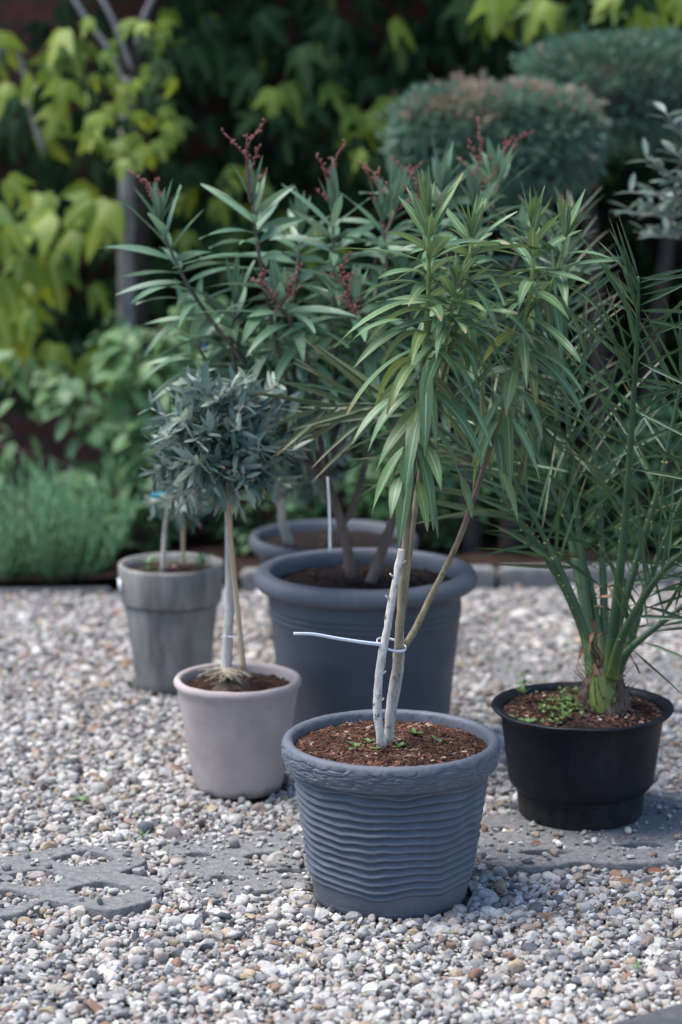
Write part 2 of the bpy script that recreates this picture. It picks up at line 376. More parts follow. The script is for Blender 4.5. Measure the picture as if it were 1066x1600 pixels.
def wall():
    mb = MB()
    def box(x0, x1, y0, y1, z0, z1):
        v = [mb.vert((x, y, z)) for z in (z0, z1) for y in (y0, y1) for x in (x0, x1)]
        for f in ((0, 2, 3, 1), (4, 5, 7, 6), (0, 1, 5, 4), (2, 6, 7, 3), (0, 4, 6, 2), (1, 3, 7, 5)): mb.face([v[i] for i in f], 0, False)
    box(-4.5, 4.5, 8.1, 8.4, -.05, 2.95)
    o = mb.build('brick_wall', M['old_brick'])
    mb = MB(); box(-1.0, 4.6, 7.42, 8.50, 1.86, 1.94); mb.build('added_shade_panel', M['dark_bark'], o)  # overhang added out of view to keep sun and sky off the creeper
    mb = MB(); box(-4.53, 4.53, 8.06, 8.44, 2.95, 3.03); mb.build('coping', M['kerb_stone'], o)
    tag(o, 'old red brick garden wall behind the dense green creeper', 'wall')
wall()

# ------------------------------------------------------------------ concrete grid pavers
def in_poly(x, y, poly):
    c = False; n = len(poly); j = n - 1
    for i in range(n):
        xi, yi = poly[i]; xj, yj = poly[j]
        if (yi > y) != (yj > y) and x < (xj - xi) * (y - yi) / (yj - yi) + xi: c = not c
        j = i
    return c
def blob(cx, cy, a, b, n=22, e=1.25, rot=0.0):
    out = []
    for k in range(n):
        t = 2 * math.pi * k / n; c, s = math.cos(t), math.sin(t)
        x = a * math.copysign(abs(c) ** e, c); y = b * math.copysign(abs(s) ** e, s)
        r = 1 + .05 * noise.noise(Vector((cx * 9 + c, cy * 9 + s, 1)))
        out.append((cx + r * (x * math.cos(rot) - y * math.sin(rot)), cy + r * (x * math.sin(rot) + y * math.cos(rot))))
    return out
PAVERS = []
def paver(name, px, holes, label, cat, ztop, thick=.05, mat='concrete', group=None, world=None):
    outl = world or [tuple(G(a, b, ztop).xy) for a, b in px]
    sm = [tuple(p.xy) for p in smooth_path([Vector((x, y, 0)) for x, y in outl + [outl[0]]], len(outl) * 5)][:-1]
    sm = [(x + .003 * noise.noise(Vector((x * 40, y * 40, 0))), y + .003 * noise.noise(Vector((x * 40, y * 40, 7)))) for x, y in sm]
    if sum(sm[i - 1][0] * sm[i][1] - sm[i][0] * sm[i - 1][1] for i in range(len(sm))) < 0: sm.reverse()
    cu = bpy.data.curves.new(name, 'CURVE'); cu.dimensions = '2D'; cu.fill_mode = 'BOTH'
    cu.extrude = thick / 2 - .004; cu.bevel_depth = .004; cu.bevel_resolution = 2
    for pl in [sm] + holes:
        sp = cu.splines.new('POLY'); sp.points.add(len(pl) - 1); sp.use_cyclic_u = True
        for p, (x, y) in zip(sp.points, pl): p.co = (x, y, 0, 1)
    tmp = bpy.data.objects.new('tmp', cu); COL.objects.link(tmp)
    dg = bpy.context.evaluated_depsgraph_get(); me = bpy.data.meshes.new_from_object(tmp.evaluated_get(dg))
    bpy.data.objects.remove(tmp)
    bm = bmesh.new(); bm.from_mesh(me); bmesh.ops.remove_doubles(bm, verts=bm.verts, dist=1e-5); bm.to_mesh(me); bm.free()
    me.materials.clear(); me.materials.append(M[mat]); me.name = name
    o = bpy.data.objects.new(name, me); COL.objects.link(o); o.location = (0, 0, ztop - thick / 2)
    tag(o, label, cat, group); PAVERS.append((sm, holes, ztop)); return o
ZP = .015
la, lb = Vector((.1215, -.061)), Vector((-.052, -.100)); h0 = G(157, 1388, ZP).xy
holes = []
outlineA = [(-130, 1350), (-50, 1342), (0, 1339), (45, 1335), (81, 1326), (117, 1320), (180, 1324), (212, 1332), (225, 1342), (212, 1352), (184, 1361), (200, 1366), (234, 1372), (249, 1385), (241, 1399), (212, 1412), (171, 1419), (131, 1414), (99, 1407), (74, 1404), (50, 1413), (27, 1425), (-20, 1430), (-90, 1428), (-150, 1405), (-160, 1372)]
for px, py in ((132, 1341), (54, 1370), (158, 1389), (10, 1402), (-35, 1372), (-80, 1405)):
    c = G(px, py, ZP); holes.append(blob(c.x, c.y, .064, .050, 26, 1.5))
paver('concrete_paver', outlineA, holes, 'scalloped concrete grid paver with gravel filled holes beside open gravel on the left', 'paver', ZP)
outlineB = [(262, 1320), (300, 1311), (342, 1306), (400, 1303), (450, 1299), (500, 1297), (560, 1300), (570, 1350), (530, 1372), (477, 1378), (420, 1388), (342, 1398), (300, 1394), (272, 1380), (263, 1362), (283, 1350), (262, 1336)]
hb = []
for px, py, a, b in ((345, 1373, .045, .022), (420, 1339, .05, .03), (310, 1336, .03, .02), (455, 1362, .04, .02)):
    c = G(px, py, .002); hb.append(blob(c.x, c.y, a, b))
paver('concrete_paver', outlineB, hb, 'weathered concrete grid paver half buried in gravel beside the ridged grey pot', 'paver', .004)
outlineC = [(745, 1278), (800, 1268), (900, 1245), (1000, 1240), (1100, 1236), (1180, 1250), (1170, 1330), (1100, 1340), (1040, 1345), (960, 1347), (900, 1344), (860, 1351), (800, 1352), (760, 1344), (738, 1318)]
hc = []
for px, py, a, b, rt in ((850, 1331, .052, .022, .0), (1003, 1320, .050, .024, 0), (785, 1294, .025, .02, 0), (1110, 1290, .05, .03, 0)):
    c = G(px, py, ZP); hc.append(blob(c.x, c.y, a, b, 22, 1.25, rt))
paver('concrete_paver', outlineC, hc, 'concrete grid paver carrying the black palm pot', 'paver', ZP)
paver('concrete_paver', [(770, 1036), (880, 1030), (1000, 1028), (1100, 1026), (1110, 1052), (1000, 1062), (880, 1070), (790, 1066)], [], 'flat grey concrete paver sunk in gravel beyond the palm pot', 'paver', .006)
kp = [G(925, 1612, .02).xy, G(1066, 1570, .02).xy, G(1330, 1500, .02).xy, G(1360, 1560, .02).xy, G(1120, 1660, .02).xy, G(960, 1690, .02).xy]
paver('kerb_edging', None, [], 'dark concrete edging stone at the very front right corner of the gravel', 'edging stone', .022, .08, 'concrete_dark', None, [tuple(p) for p in kp])

# ------------------------------------------------------------------ kerb
def kerb(x0, x1, label, dark=False):
    bm = bmesh.new(); bmesh.ops.create_cube(bm, size=1)
    yk = lambda x: 6.50 + .055 * x
    L = x1 - x0; xc = (x0 + x1) / 2
    for v in bm.verts: v.co = Vector((v.co.x * (L - .012), v.co.y * .075, v.co.z * .16))
    bmesh.ops.bevel(bm, geom=bm.edges[:] + bm.verts[:], offset=.008, segments=2, affect='EDGES')
    me = bpy.data.meshes.new('kerb_stone'); bm.to_mesh(me); bm.free(); me.materials.append(M['concrete_dark' if dark else 'kerb_stone'])
    for p in me.polygons: p.use_smooth = False
    o = bpy.data.objects.new('kerb_stone', me); COL.objects.link(o); o.location = (xc, yk(xc), -.078 if dark else -.03); o.rotation_euler.z = math.atan(.055)
    tag(o, label, 'kerb stone', 'kerb stones along the garden bed')
kerb(-2.6, -1.45, 'kerb stone beyond the lavender, outermost on the left', True)
kerb(-1.45, -.62, 'dark kerb stone under the lavender', True)
kerb(-.62, -.28, 'dark kerb stone behind the weathered grey planter', True)
kerb(-.28, .43, 'kerb stone hidden behind the large smooth grey pots')
kerb(.43, 1.18, 'pale kerb stone behind the palm trunk')
kerb(1.18, 2.4, 'pale kerb stone outermost on the right')

# ------------------------------------------------------------------ pots
POT_ZONES = []
def pot_xy(px, Y): return P(px, 1000, Y).x
def soil_part(parent, r, z, mat, nchip, seed, mound=.0, chip=(.004, .012), light=0.0):
    rs = random.Random(seed); mb = MB(); R, A = 22, 72; ids = []
    def hz(x, y):
        q = math.hypot(x, y) / r
        return z + mound * (1 - q * q) + .005 * noise.noise(Vector((x * 38 + seed, y * 38, 0))) + .003 * noise.noise(Vector((x * 110, y * 110, seed)))
    c = mb.vert((0, 0, hz(0, 0)))
    for i in range(1, R + 1):
        rr = r * i / R; ids.append([mb.vert((rr * math.cos(2 * math.pi * k / A), rr * math.sin(2 * math.pi * k / A), hz(rr * math.cos(2 * math.pi * k / A), rr * math.sin(2 * math.pi * k / A)))) for k in range(A)])
    for k in range(A): mb.face((c, ids[0][k], ids[0][(k + 1) % A]))
    for i in range(R - 1):
        for k in range(A): mb.face((ids[i][k], ids[i + 1][k], ids[i + 1][(k + 1) % A], ids[i][(k + 1) % A]))
    for _ in range(nchip):
        q = r * .98 * math.sqrt(rs.random()); a = rs.random() * 6.283; x, y = q * math.cos(a), q * math.sin(a)
        L = rs.uniform(*chip); w = L * rs.uniform(.12, .5); h = w * rs.uniform(.4, .9)
        if rs.random() < .18: L *= 2.2; w *= .35; h *= .4
        rot = Matrix.Rotation(rs.random() * 6.28, 3, 'Z') @ Matrix.Rotation(rs.uniform(-.5, .5), 3, 'Y') @ Matrix.Rotation(rs.uniform(-.6, .6), 3, 'X')
        o = Vector((x, y, hz(x, y) + h * .2)); t = (min(1, max(0, rs.gauss(.45 + light + .5 * noise.noise(Vector((x * 22, y * 22, seed))), .22))), 0, 0)
        v = [mb.vert(o + rot @ Vector((sx * L / 2 * (1 if sz < 0 else .75), sy * w / 2 * (1 if sz < 0 else .6), sz * h / 2)), (0, 0), t) for sz in (-1, 1) for sy in (-1, 1) for sx in (-1, 1)]
        for f in ((4, 5, 7, 6), (0, 1, 5, 4), (2, 6, 7, 3), (0, 4, 6, 2), (1, 3, 7, 5)): mb.face([v[i] for i in f], 1, False)
    return mb.build('soil', [M[mat], M['soil_chips']], parent), hz

# --- ridged grey pot at the front
FX, FY = P(611, 1150, 4.04).x, 4.04
t_front = thing('plant_pot', 'ridged blue grey plastic pot with a bark textured rim at the front', 'plant pot', (FX, FY, -.004)); POT_ZONES.append((FX, FY, .142))
H = .289
def front_pot():
    rb, rt, zt = .134, .168, .246
    nr = 14; rows = 260; prof = [(.120, .002), (rb - .004, 0), (rb, .004)]
    for i in range(rows + 1): prof.append((rb + (rt - rb) * i / rows, .006 + (zt - .006) * i / rows))
    def disp(a, r, z, j):
        if z < .012: return 0, 0
        u = z / zt
        ph = (z - .040) / (zt - .046) * nr
        wv = .50 * noise.noise(Vector((math.cos(a) * 2.3, math.sin(a) * 2.3, ph * .10))) + .20 * noise.noise(Vector((math.cos(a) * 5.5, math.sin(a) * 5.5, ph * .22 + 5)))
        ph += wv
        if ph < 0.0: return -.0005 + .0004 * noise.noise(Vector((a * 20, z * 150, 0))), 0
        f = ph - math.floor(ph)
        # each ridge bulges low and runs back up under the next one
        s = (1 - f) ** .9 * (1 - math.exp(-f * 9))
        s = s * 1.6 - .5
        fade = min(1, max(0, (zt - z) / .012)) * min(1, ph * 2)
        amp = .0095 * (1 + .25 * noise.noise(Vector((math.cos(a) * 4, math.sin(a) * 4, math.floor(ph) * 1.7))))
        return amp * s * fade + .0005 * noise.noise(Vector((math.cos(a) * 30, math.sin(a) * 30, z * 150))), 0
    mb = MB(); lathe(mb, prof, 260, disp=disp)
    mb.build('body', M['grey_plastic'], t_front)
    prof = [(.164, .236), (.176, .237), (.183, .240)]
    for i in range(37): prof.append((.185 + .005 * math.sin(i / 36 * math.pi * .6), .2425 + .033 * i / 36))
    for i in range(1, 9):
        a = i / 8 * math.pi; prof.append((.1795 + .0095 * math.cos(a), .2775 + .0095 * math.sin(a)))
    prof += [(.168, .268), (.166, .245)]
    def d2(a, r, z, j):
        if j < 2 or j > len(prof) - 3: return 0, 0
        ca, sa = math.cos(a), math.sin(a)
        q = Vector((ca * 5, sa * 5, z * 150 + 1.1 * noise.noise(Vector((ca * 5, sa * 5, z * 14)))))
        w = noise.noise(q); w2 = noise.noise(Vector((ca * 13, sa * 13, z * 260 + 3)))
        k = max(0, 1 - abs(w) * 5.5); k2 = max(0, 1 - abs(w2) * 5.0)
        up = 1 if z < .2765 else .4
        return (-.0026 * k - .0014 * k2 + .0012 * noise.noise(Vector((ca * 9, sa * 9, z * 60)))) * up, .0004 * noise.noise(q * 1.7)
    mb = MB(); lathe(mb, prof, 520, disp=d2, close_bottom=False)
    mb.build('rim', M['grey_plastic'], t_front)
front_pot()
_, hz_front = soil_part(t_front, .167, H - .021, 'soil', 4200, 3, .008, (.003, .013), .0)

# --- smooth pots
def simple_pot(name, label, px, Y, prof, mat, rimprof=None, rimname='rim', z0=0.0, seg=112, disp=None):
    X = P(px, 1000, Y).x
    t = thing(name, label, 'plant pot', (X, Y, z0))
    mb = MB(); lathe(mb, prof, seg, disp=disp); mb.build('body', M[mat], t)
    if rimprof: mb = MB(); lathe(mb, rimprof, seg, close_bottom=False, disp=disp); mb.build(rimname, M[mat], t)
    POT_ZONES.append((X, Y, max(prof[0][0], prof[1][0]) + .004)); return t, X
def arc(cx, cz, rx, rz, a0, a1, n):
    return [(cx + rx * math.cos(RAD(a0 + (a1 - a0) * i / n)), cz + rz * math.sin(RAD(a0 + (a1 - a0) * i / n))) for i in range(n + 1)]
def wobble(a, r, z, j): return .0012 * noise.noise(Vector((math.cos(a) * 2, math.sin(a) * 2, z * 9))), .0012 * noise.noise(Vector((math.cos(a) * 3, math.sin(a) * 3, 4)))
# big smooth pot
HB = .386
prof = [(.150, .002), (.168, 0), (.172, .004), (.1745, .03)]
for i in range(1, 17): prof.append((.1745 + (.198 - .1745) * i / 16, .03 + .25 * i / 16))
for k in range(3):
    z = .285 + .012 * k; prof += [(.1985 + .0005 * k, z), (.2005 + .0005 * k, z + .003), (.2005 + .0005 * k, z + .006), (.1988 + .0005 * k, z + .009)]
prof += [(.202, .340), (.203, .350)]
t_big, BX = simple_pot('plant_pot', 'largest smooth blue grey pot with a thick rolled rim holding the oleander with red stalks', 571, 4.95, prof, 'grey_plastic_dark', None, disp=wobble)
mb = MB(); lathe(mb, [(.203, .346), (.214, .347)] + arc(.2165, .366, .0185, .0195, -70, 100, 12) + [(.206, .386), (.198, .380), (.195, .362), (.193, .33)], 112, close_bottom=False, disp=wobble)
mb.build('rim', M['grey_plastic'], t_big)
_, hz_big = soil_part(t_big, .1945, HB - .035, 'soil_darkest', 500, 5, .004, (.005, .016), -.40)
# far pot
prof = [(.13, .002), (.15, 0), (.155, .01), (.185, .20), (.19, .222)]
t_far, RX = simple_pot('plant_pot', 'blurred dark grey pot half hidden behind the largest smooth pot', 521, 5.95, prof, 'grey_plastic_dark', [(.188, .215), (.199, .216)] + arc(.201, .24, .012, .018, -60, 110, 8) + [(.188, .25), (.184, .20)])
_, hz_far = soil_part(t_far, .186, .232, 'soil_darkest', 60, 8, .004, (.006, .016), -.40)
# pale clay pot
prof = [(.070, .002), (.083, 0), (.0865, .004), (.0895, .018)]
for i in range(1, 15): prof.append((.0895 + (.121 - .0895) * (i / 14) ** .9, .018 + (.208 - .018) * i / 14))
prof += arc(.1195, .219, .0078, .0100, -20, 175, 9) + [(.1105, .206), (.108, .17)]
t_pale, LX = simple_pot('plant_pot', 'pale pinkish beige clay pot with a stained foot holding the olive', 371, 4.656, prof, 'pale_clay', None, disp=wobble)
_, hz_pale = soil_part(t_pale, .110, .207, 'soil', 500, 11, .006, (.004, .012), -.12)
# weathered grey pot with a deep collar
prof = [(.070, .002), (.083, 0), (.086, .004)]
for i in range(1, 11): prof.append((.086 + (.107 - .086) * i / 10, .004 + .196 * i / 10))
t_old, OX = simple_pot('plant_pot', 'weathered grey clay planter with a deep collar and a white sticker', 269, 5.45, prof, 'weathered_clay', [(.106, .203), (.1155, .2035), (.117, .207), (.1215, .284), (.1200, .2915), (.113, .2915), (.109, .27), (.106, .23)], 'collar', disp=wobble)
mb = MB(); lathe(mb, [(.1064, .1985), (.1125, .1995), (.1125, .2028), (.1064, .2032)], 96, close_bottom=False); mb.build('seam', M['dark_seam'], t_old)  # darker ring directly below the collar
_, hz_old = soil_part(t_old, .110, .268, 'soil_dark', 300, 15, .004, (.005, .014), .0)
def sticker():
    mb = MB(); a0 = RAD(180 + 9)
    for i in range(5):
        for j in range(2):
            a = a0 + RAD(16) * i / 4; r = .1228 if j else .1212
            mb.vert((r * math.cos(a), r * math.sin(a), .233 + .028 * j))
    for i in range(4): mb.face((2 * i, 2 * i + 2, 2 * i + 3, 2 * i + 1))
    o = mb.build('sticker', M['paper'], t_old)
    md = o.modifiers.new('s', 'SOLIDIFY'); md.thickness = .0008; md.offset = 1
sticker()
# black pot
HK = .2125
prof = [(.10, .002), (.114, 0), (.118, .004), (.1225, .050), (.1235, .0545), (.132, .058), (.1365, .064), (.139, .075)]
for i in range(1, 11): prof.append((.139 + .0165 * i / 10, .075 + .125 * i / 10))
prof += [(.158, .203), (.166, .2045), (.1715, .2065), (.1735, .2095), (.1725, .2125), (.166, .2128), (.158, .211), (.1525, .203), (.151, .18)]
t_black, KX = simple_pot('plant_pot', 'low wide black plastic pot with a stepped foot holding the palm', 912, 4.45, prof, 'black_plastic', None, z0=ZP, disp=wobble)
KY = 4.45
_, hz_black = soil_part(t_black, .1525, HK - .013, 'soil_dark', 1500, 19, .012, (.004, .013), .02)

# ------------------------------------------------------------------ gravel
def icos(sub):
    bm = bmesh.new(); bmesh.ops.create_icosphere(bm, subdivisions=sub, radius=1)
    bm.verts.ensure_lookup_table(); v = np.array([x.co[:] for x in bm.verts]); f = np.array([[q.index for q in p.verts] for p in bm.faces]); bm.free(); return v, f
def gravel():
    rng = np.random.default_rng(7)
    def variants(sub, K):
        v0, f0 = icos(sub); out = []
        for k in range(K):
            v = v0.copy()
            for _ in range(rng.integers(7, 13)):          # knocked-off facets
                n = rng.normal(size=3); n /= np.linalg.norm(n); d = rng.uniform(.42, .86)
                s = v @ n; over = np.maximum(0, s - d); v -= np.outer(over * .92, n)
            v *= 1 + .075 * rng.normal(size=(len(v), 1)); v /= np.abs(v).max(axis=0); v *= np.array([1, rng.uniform(.62, .95), rng.uniform(.45, .8)])
            out.append(v)
        return np.array(out), f0
    hi, fh = variants(2, 28); lo, fl = variants(1, 16)
    sp = .0100; ys = np.arange(2.9, 6.6, sp * .9); pts = []
    for y in ys:
        w = .150 * y + .30; xs = np.arange(-w, w, sp); p = np.stack([xs, np.full_like(xs, y)], 1) + rng.uniform(-.5, .5, (len(xs), 2)) * sp; pts.append(p)
    base = np.concatenate(pts); base = base[rng.random(len(base)) > .12]
    top = base[rng.random(len(base)) < .42] + rng.uniform(-.5, .5, ((rng.random(1) * 0 + 2).astype(int)[0],)) * sp
    xy = np.concatenate([base, top]); layer = np.concatenate([np.zeros(len(base)), np.ones(len(top))])
    size = np.exp(rng.normal(math.log(.0053), .42, len(xy))); big = rng.random(len(xy)) < .026; size[big] *= rng.uniform(1.4, 2.2, big.sum())
    size = np.clip(size, .003, .016)
    z = np.array([.007 * noise.noise(Vector((x * 3.1, y * 3.1, 0))) + .004 * noise.noise(Vector((x * 9, y * 9, 5))) for x, y in xy]) - .006 + layer * .0065 + size * .25
    keep = np.ones(len(xy), bool)
    kerb_y = 6.44 + .055 * xy[:, 0]; keep &= xy[:, 1] < kerb_y
    for cx, cy, r in POT_ZONES: keep &= np.hypot(xy[:, 0] - cx, xy[:, 1] - cy) > r + size * .35
    cover = (.10, .45, .24, .40, .0)
    for (pl, hs, zt), cv in zip(PAVERS, cover):
        bx = [p[0] for p in pl]; by = [p[1] for p in pl]
        cand = np.where(keep & (xy[:, 0] > min(bx)) & (xy[:, 0] < max(bx)) & (xy[:, 1] > min(by)) & (xy[:, 1] < max(by)))[0]
        for i in cand:
            x, y = xy[i]
            if not in_poly(x, y, pl): continue
            hole = False
            for h in hs:
                if in_poly(x, y, h): hole = True; break
            if hole: z[i] = zt - .019 + layer[i] * .008; continue
            nv = noise.noise(Vector((x * 7, y * 7, 3))) * .5 + .5
            if rng.random() < cv * nv * 1.1: z[i] = zt + size[i] * .4; size[i] *= .7
            else: keep[i] = False
    xy, z, size = xy[keep], z[keep], size[keep]; N = len(xy)
    # colours of the stones: mostly pale greys, some warm, a few dark and rusty
    pal = np.array([(.37, .355, .335), (.44, .425, .40), (.29, .28, .275), (.23, .225, .225), (.165, .163, .17), (.33, .285, .25), (.25, .195, .165), (.085, .09, .105), (.22, .135, .095), (.53, .515, .49), (.135, .115, .11), (.31, .245, .17)])
    pr = np.array([.20, .14, .15, .11, .07, .11, .06, .03, .02, .06, .04, .035]); pr = pr / pr.sum()
    ci = rng.choice(len(pal), N, p=pr); col = pal[ci] * np.exp(rng.normal(0, .13, (N, 1))) * np.exp(rng.normal(0, .014, (N, 3))) * np.array([1.10, 1.075, 1.05])
    w = .150 * xy[:, 1]
    near = (xy[:, 1] < 4.75) & (xy[:, 1] > 3.3) & (np.abs(xy[:, 0]) < w)
    for nm, sel, (vs, fs) in (('gravel', near, (hi, fh)), ('gravel', ~near, (lo, fl))):
        idx = np.where(sel)[0]; n = len(idx); k = rng.integers(0, len(vs), n)
        q = rng.normal(size=(n, 4)) * np.array([1, .16, .16, 1]); q /= np.linalg.norm(q, axis=1, keepdims=True)
        a, b, c, d = q.T
        R = np.stack([np.stack([1 - 2 * (c * c + d * d), 2 * (b * c - a * d), 2 * (b * d + a * c)], 1), np.stack([2 * (b * c + a * d), 1 - 2 * (b * b + d * d), 2 * (c * d - a * b)], 1), np.stack([2 * (b * d - a * c), 2 * (c * d + a * b), 1 - 2 * (b * b + c * c)], 1)], 1)
        V = np.einsum('nij,nvj->nvi', R, vs[k]) * size[idx][:, None, None] * 1.25
        V[:, :, 0] += xy[idx, 0][:, None]; V[:, :, 1] += xy[idx, 1][:, None]; V[:, :, 2] += z[idx][:, None]
        nv = vs.shape[1]; Fc = (fs[None] + (np.arange(n) * nv)[:, None, None]).reshape(-1, 3)
        yield V.reshape(-1, 3), Fc, np.repeat(col[idx], nv, axis=0), np.repeat(rng.random(n) < .55, len(fs))
def gravel_obj():
    Vs, Fs, Cs, Ss, off = [], [], [], [], 0
    for V, Fc, C, sm_ in gravel(): Vs.append(V); Fs.append(Fc + off); Cs.append(C); Ss.append(sm_); off += len(V)
    SM = np.concatenate(Ss)
    V = np.concatenate(Vs).astype(np.float32); F = np.concatenate(Fs).astype(np.int32); C = np.concatenate(Cs)
    me = bpy.data.meshes.new('gravel'); me.vertices.add(len(V)); me.vertices.foreach_set('co', V.ravel())
    me.loops.add(F.size); me.loops.foreach_set('vertex_index', F.ravel())
    me.polygons.add(len(F)); me.polygons.foreach_set('loop_start', np.arange(0, F.size, 3, dtype=np.int32)); me.polygons.foreach_set('loop_total', np.full(len(F), 3, dtype=np.int32))
    me.polygons.foreach_set('use_smooth', SM)
    at = me.attributes.new('tint', 'FLOAT_COLOR', 'POINT'); at.data.foreach_set('color', np.concatenate([C, np.ones((len(C), 1))], 1).astype(np.float32).ravel())
    me.update(calc_edges=True); me.materials.append(M['gravel_stone'])
    o = bpy.data.objects.new('gravel', me); COL.objects.link(o)
    tag(o, 'loose pale grey, white and brown gravel covering the whole yard', 'gravel', None, 'stuff')
gravel_obj()

# ------------------------------------------------------------------ oleanders
def arc_len(path): return sum((path[i + 1] - path[i]).length for i in range(len(path) - 1))
def whorls(mb, path, t0, t1, spacing, rs, Lmid, Ltip, wid, per=3, elev=(72, 5, -35), m=0, mold=None, droop=(.2, .9, 1.5), keep=1.0, oldfrac=.0):
    L = arc_len(path) * (t1 - t0); n = max(2, int(L / spacing)); ph = rs.random() * 6.28
    for i in range(n + 1):
        u = i / n; t = t0 + (t1 - t0) * u; k = t * (len(path) - 1); j = min(int(k), len(path) - 2)
        p = path[j].lerp(path[j + 1], k - j); ax = (path[j + 1] - path[j]).normalized()
        ph += RAD(62) + rs.uniform(-.25, .25)
        s = u
        if s > .5: e = elev[1] + (elev[0] - elev[1]) * ((s - .5) / .5) ** 2.4; dr = droop[1] + (droop[0] - droop[1]) * (s - .5) / .5
        else: e = elev[2] + (elev[1] - elev[2]) * s / .5; dr = droop[2] + (droop[1] - droop[2]) * s / .5
        Lf = (Lmid if s < .72 else Lmid + (Ltip - Lmid) * (s - .72) / .28)
        if s < .12: Lf *= .85
        for q in range(per):
            if rs.random() > keep: continue
            a = ph + q * 2 * math.pi / per + rs.uniform(-.3, .3); ee = RAD(e + rs.uniform(-16, 16))
            d = Vector((math.cos(a) * math.cos(ee), math.sin(a) * math.cos(ee), math.sin(ee)))
            d = (d + ax * .15 - Z * .15).normalized()
            l = Lf * rs.uniform(.72, 1.12)
            mi = mold if (mold is not None and rs.random() < oldfrac * (1.6 - u * 1.9)) else m
            random.seed(rs.random())
            leaf(mb, p + d * .004, d, l, wid * rs.uniform(.8, 1.15) * (.45 + .55 * l / Lmid), max(0, dr * rs.uniform(.5, 1.4)), rs.uniform(.12, .4), 8, lance, rs.uniform(-.5, .5), rs.random(), mi, None, rs.uniform(0, 1.2), 1.0 if rs.random() < .3 else 0.0)
    # youngest leaves: a tight upright tuft
    p = path[-1] if t1 > .97 else path[int(t1 * (len(path) - 1))]; ax = (path[-1] - path[-2]).normalized()
    for q in range(6):
        a = rs.random() * 6.28; e = RAD(rs.uniform(58, 86)); d = Vector((math.cos(a) * math.cos(e), math.sin(a) * math.cos(e), math.sin(e)))
        leaf(mb, p, d, Ltip * rs.uniform(.55, 1.0), wid * .55, rs.uniform(0, .25), .5, 6, lance, 0, .9, mold if mold is not None and q < 3 else m)

def PP(lst, Y0, Y1=None):
    n = len(lst) - 1; Y1 = Y0 if Y1 is None else Y1
    return [P(a, b, Y0 + (Y1 - Y0) * i / n) for i, (a, b) in enumerate(lst)]

ole = thing('oleander', 'tall multi stemmed oleander with long narrow leaves in the ridged grey pot', 'oleander', (FX, FY, .27))
def local(o, mb): # parts are built in world coordinates; shift under the thing
    L = o.location; mb.v = [(a - L.x, b - L.y, c - L.z) for a, b, c in mb.v]; return mb
def local_tree(mb, o): return local(o, mb)
rs = random.Random(21)
stemC = smooth_path(PP([(607, 1160), (612, 1095), (620, 1040), (626, 960), (634, 850), (642, 760), (653, 650), (664, 540), (670, 440), (668, 345)], 4.03, 4.0), 60)
stemD = smooth_path(PP([(617, 1060), (632, 930), (648, 800), (668, 680), (694, 580), (716, 500), (732, 415), (738, 372)], 4.07, 4.13), 50)
stemE = smooth_path(PP([(625, 1018), (645, 990), (672, 935), (712, 855), (740, 780), (766, 700), (796, 610), (820, 500), (832, 430), (833, 362)], 4.045, 4.16), 55)
stemF = smooth_path([stemE[44]] + PP([(850, 462), (868, 430), (884, 372)], 4.16, 4.19), 16)
stemG = smooth_path([stemC[40]] + PP([(690, 560), (704, 500), (712, 455)], 4.0, 3.97), 16)
mb = MB()
tube(mb, stemC, .0092, .0032, 10, 0, bump=.12, nodes=16, t01=(0, 1)); tube(mb, stemD, .0065, .003, 10, 0, bump=.12, nodes=14, t01=(.22, 1))
tube(mb, stemE, .0062, .003, 10, 0, bump=.12, nodes=18, t01=(.27, .95)); tube(mb, stemF, .0035, .0025, 8, 0, t01=(.7, 1)); tube(mb, stemG, .0035, .0025, 8, 0, t01=(.6, 1))
knee = smooth_path(PP([(611, 1120), (620, 1075), (627, 1030), (626, 985)], 4.045, 4.045), 16)
tube(mb, knee, .0075, .0055, 10, 0, bump=.25, t01=(0, .12))
local(ole, mb).build('stems', M['fading_bark'], ole)
dead = smooth_path(PP([(597, 1165), (590, 1115), (592, 1060), (602, 1000), (614, 930), (624, 880), (628, 858)], 3.985, 4.0), 40)
mb = MB(); tube(mb, dead, .0078, .0058, 12, 0, bump=.35)
for k, (a, s) in enumerate(((33, 1), (26, -1), (30, -1), (19, -1), (9, 1), (14, 1))):
    p = dead[a]; tube(mb, [p, p + Vector((s * .009, -.004, .004)), p + Vector((s * .011, -.005, .008))], .0026, .0014, 6, 0)
o = local(ole, mb).build('dead_stem', M['white_bark'], ole); o['label'] = 'peeling white dead stem cut off short'
mb = MB()
FM = dict(m=0, mold=1)
whorls(mb, stemC, .61, .985, .0185, rs, .165, .10, .0275, 3, (62, 4, -48), droop=(.25, 1.0, 1.5), oldfrac=.13, **FM)
whorls(mb, stemD, .66, .985, .021, rs, .150, .080, .024, 3, (62, 6, -38), droop=(.2, .9, 1.5), oldfrac=.12, **FM)
whorls(mb, stemE, .59, .985, .0215, rs, .145, .09, .0245, 3, (62, 0, -40), droop=(.2, 1.0, 1.7), oldfrac=.12, keep=.95, **FM)
whorls(mb, stemF, .3, .99, .020, rs, .135, .085, .023, 3, (66, 5, -20), droop=(.3, .8, 1.3), oldfrac=.15, **FM)
whorls(mb, stemG, .35, .99, .018, rs, .125, .075, .022, 3, (66, 12, -15), droop=(.3, .8, 1.2), oldfrac=.15, **FM)
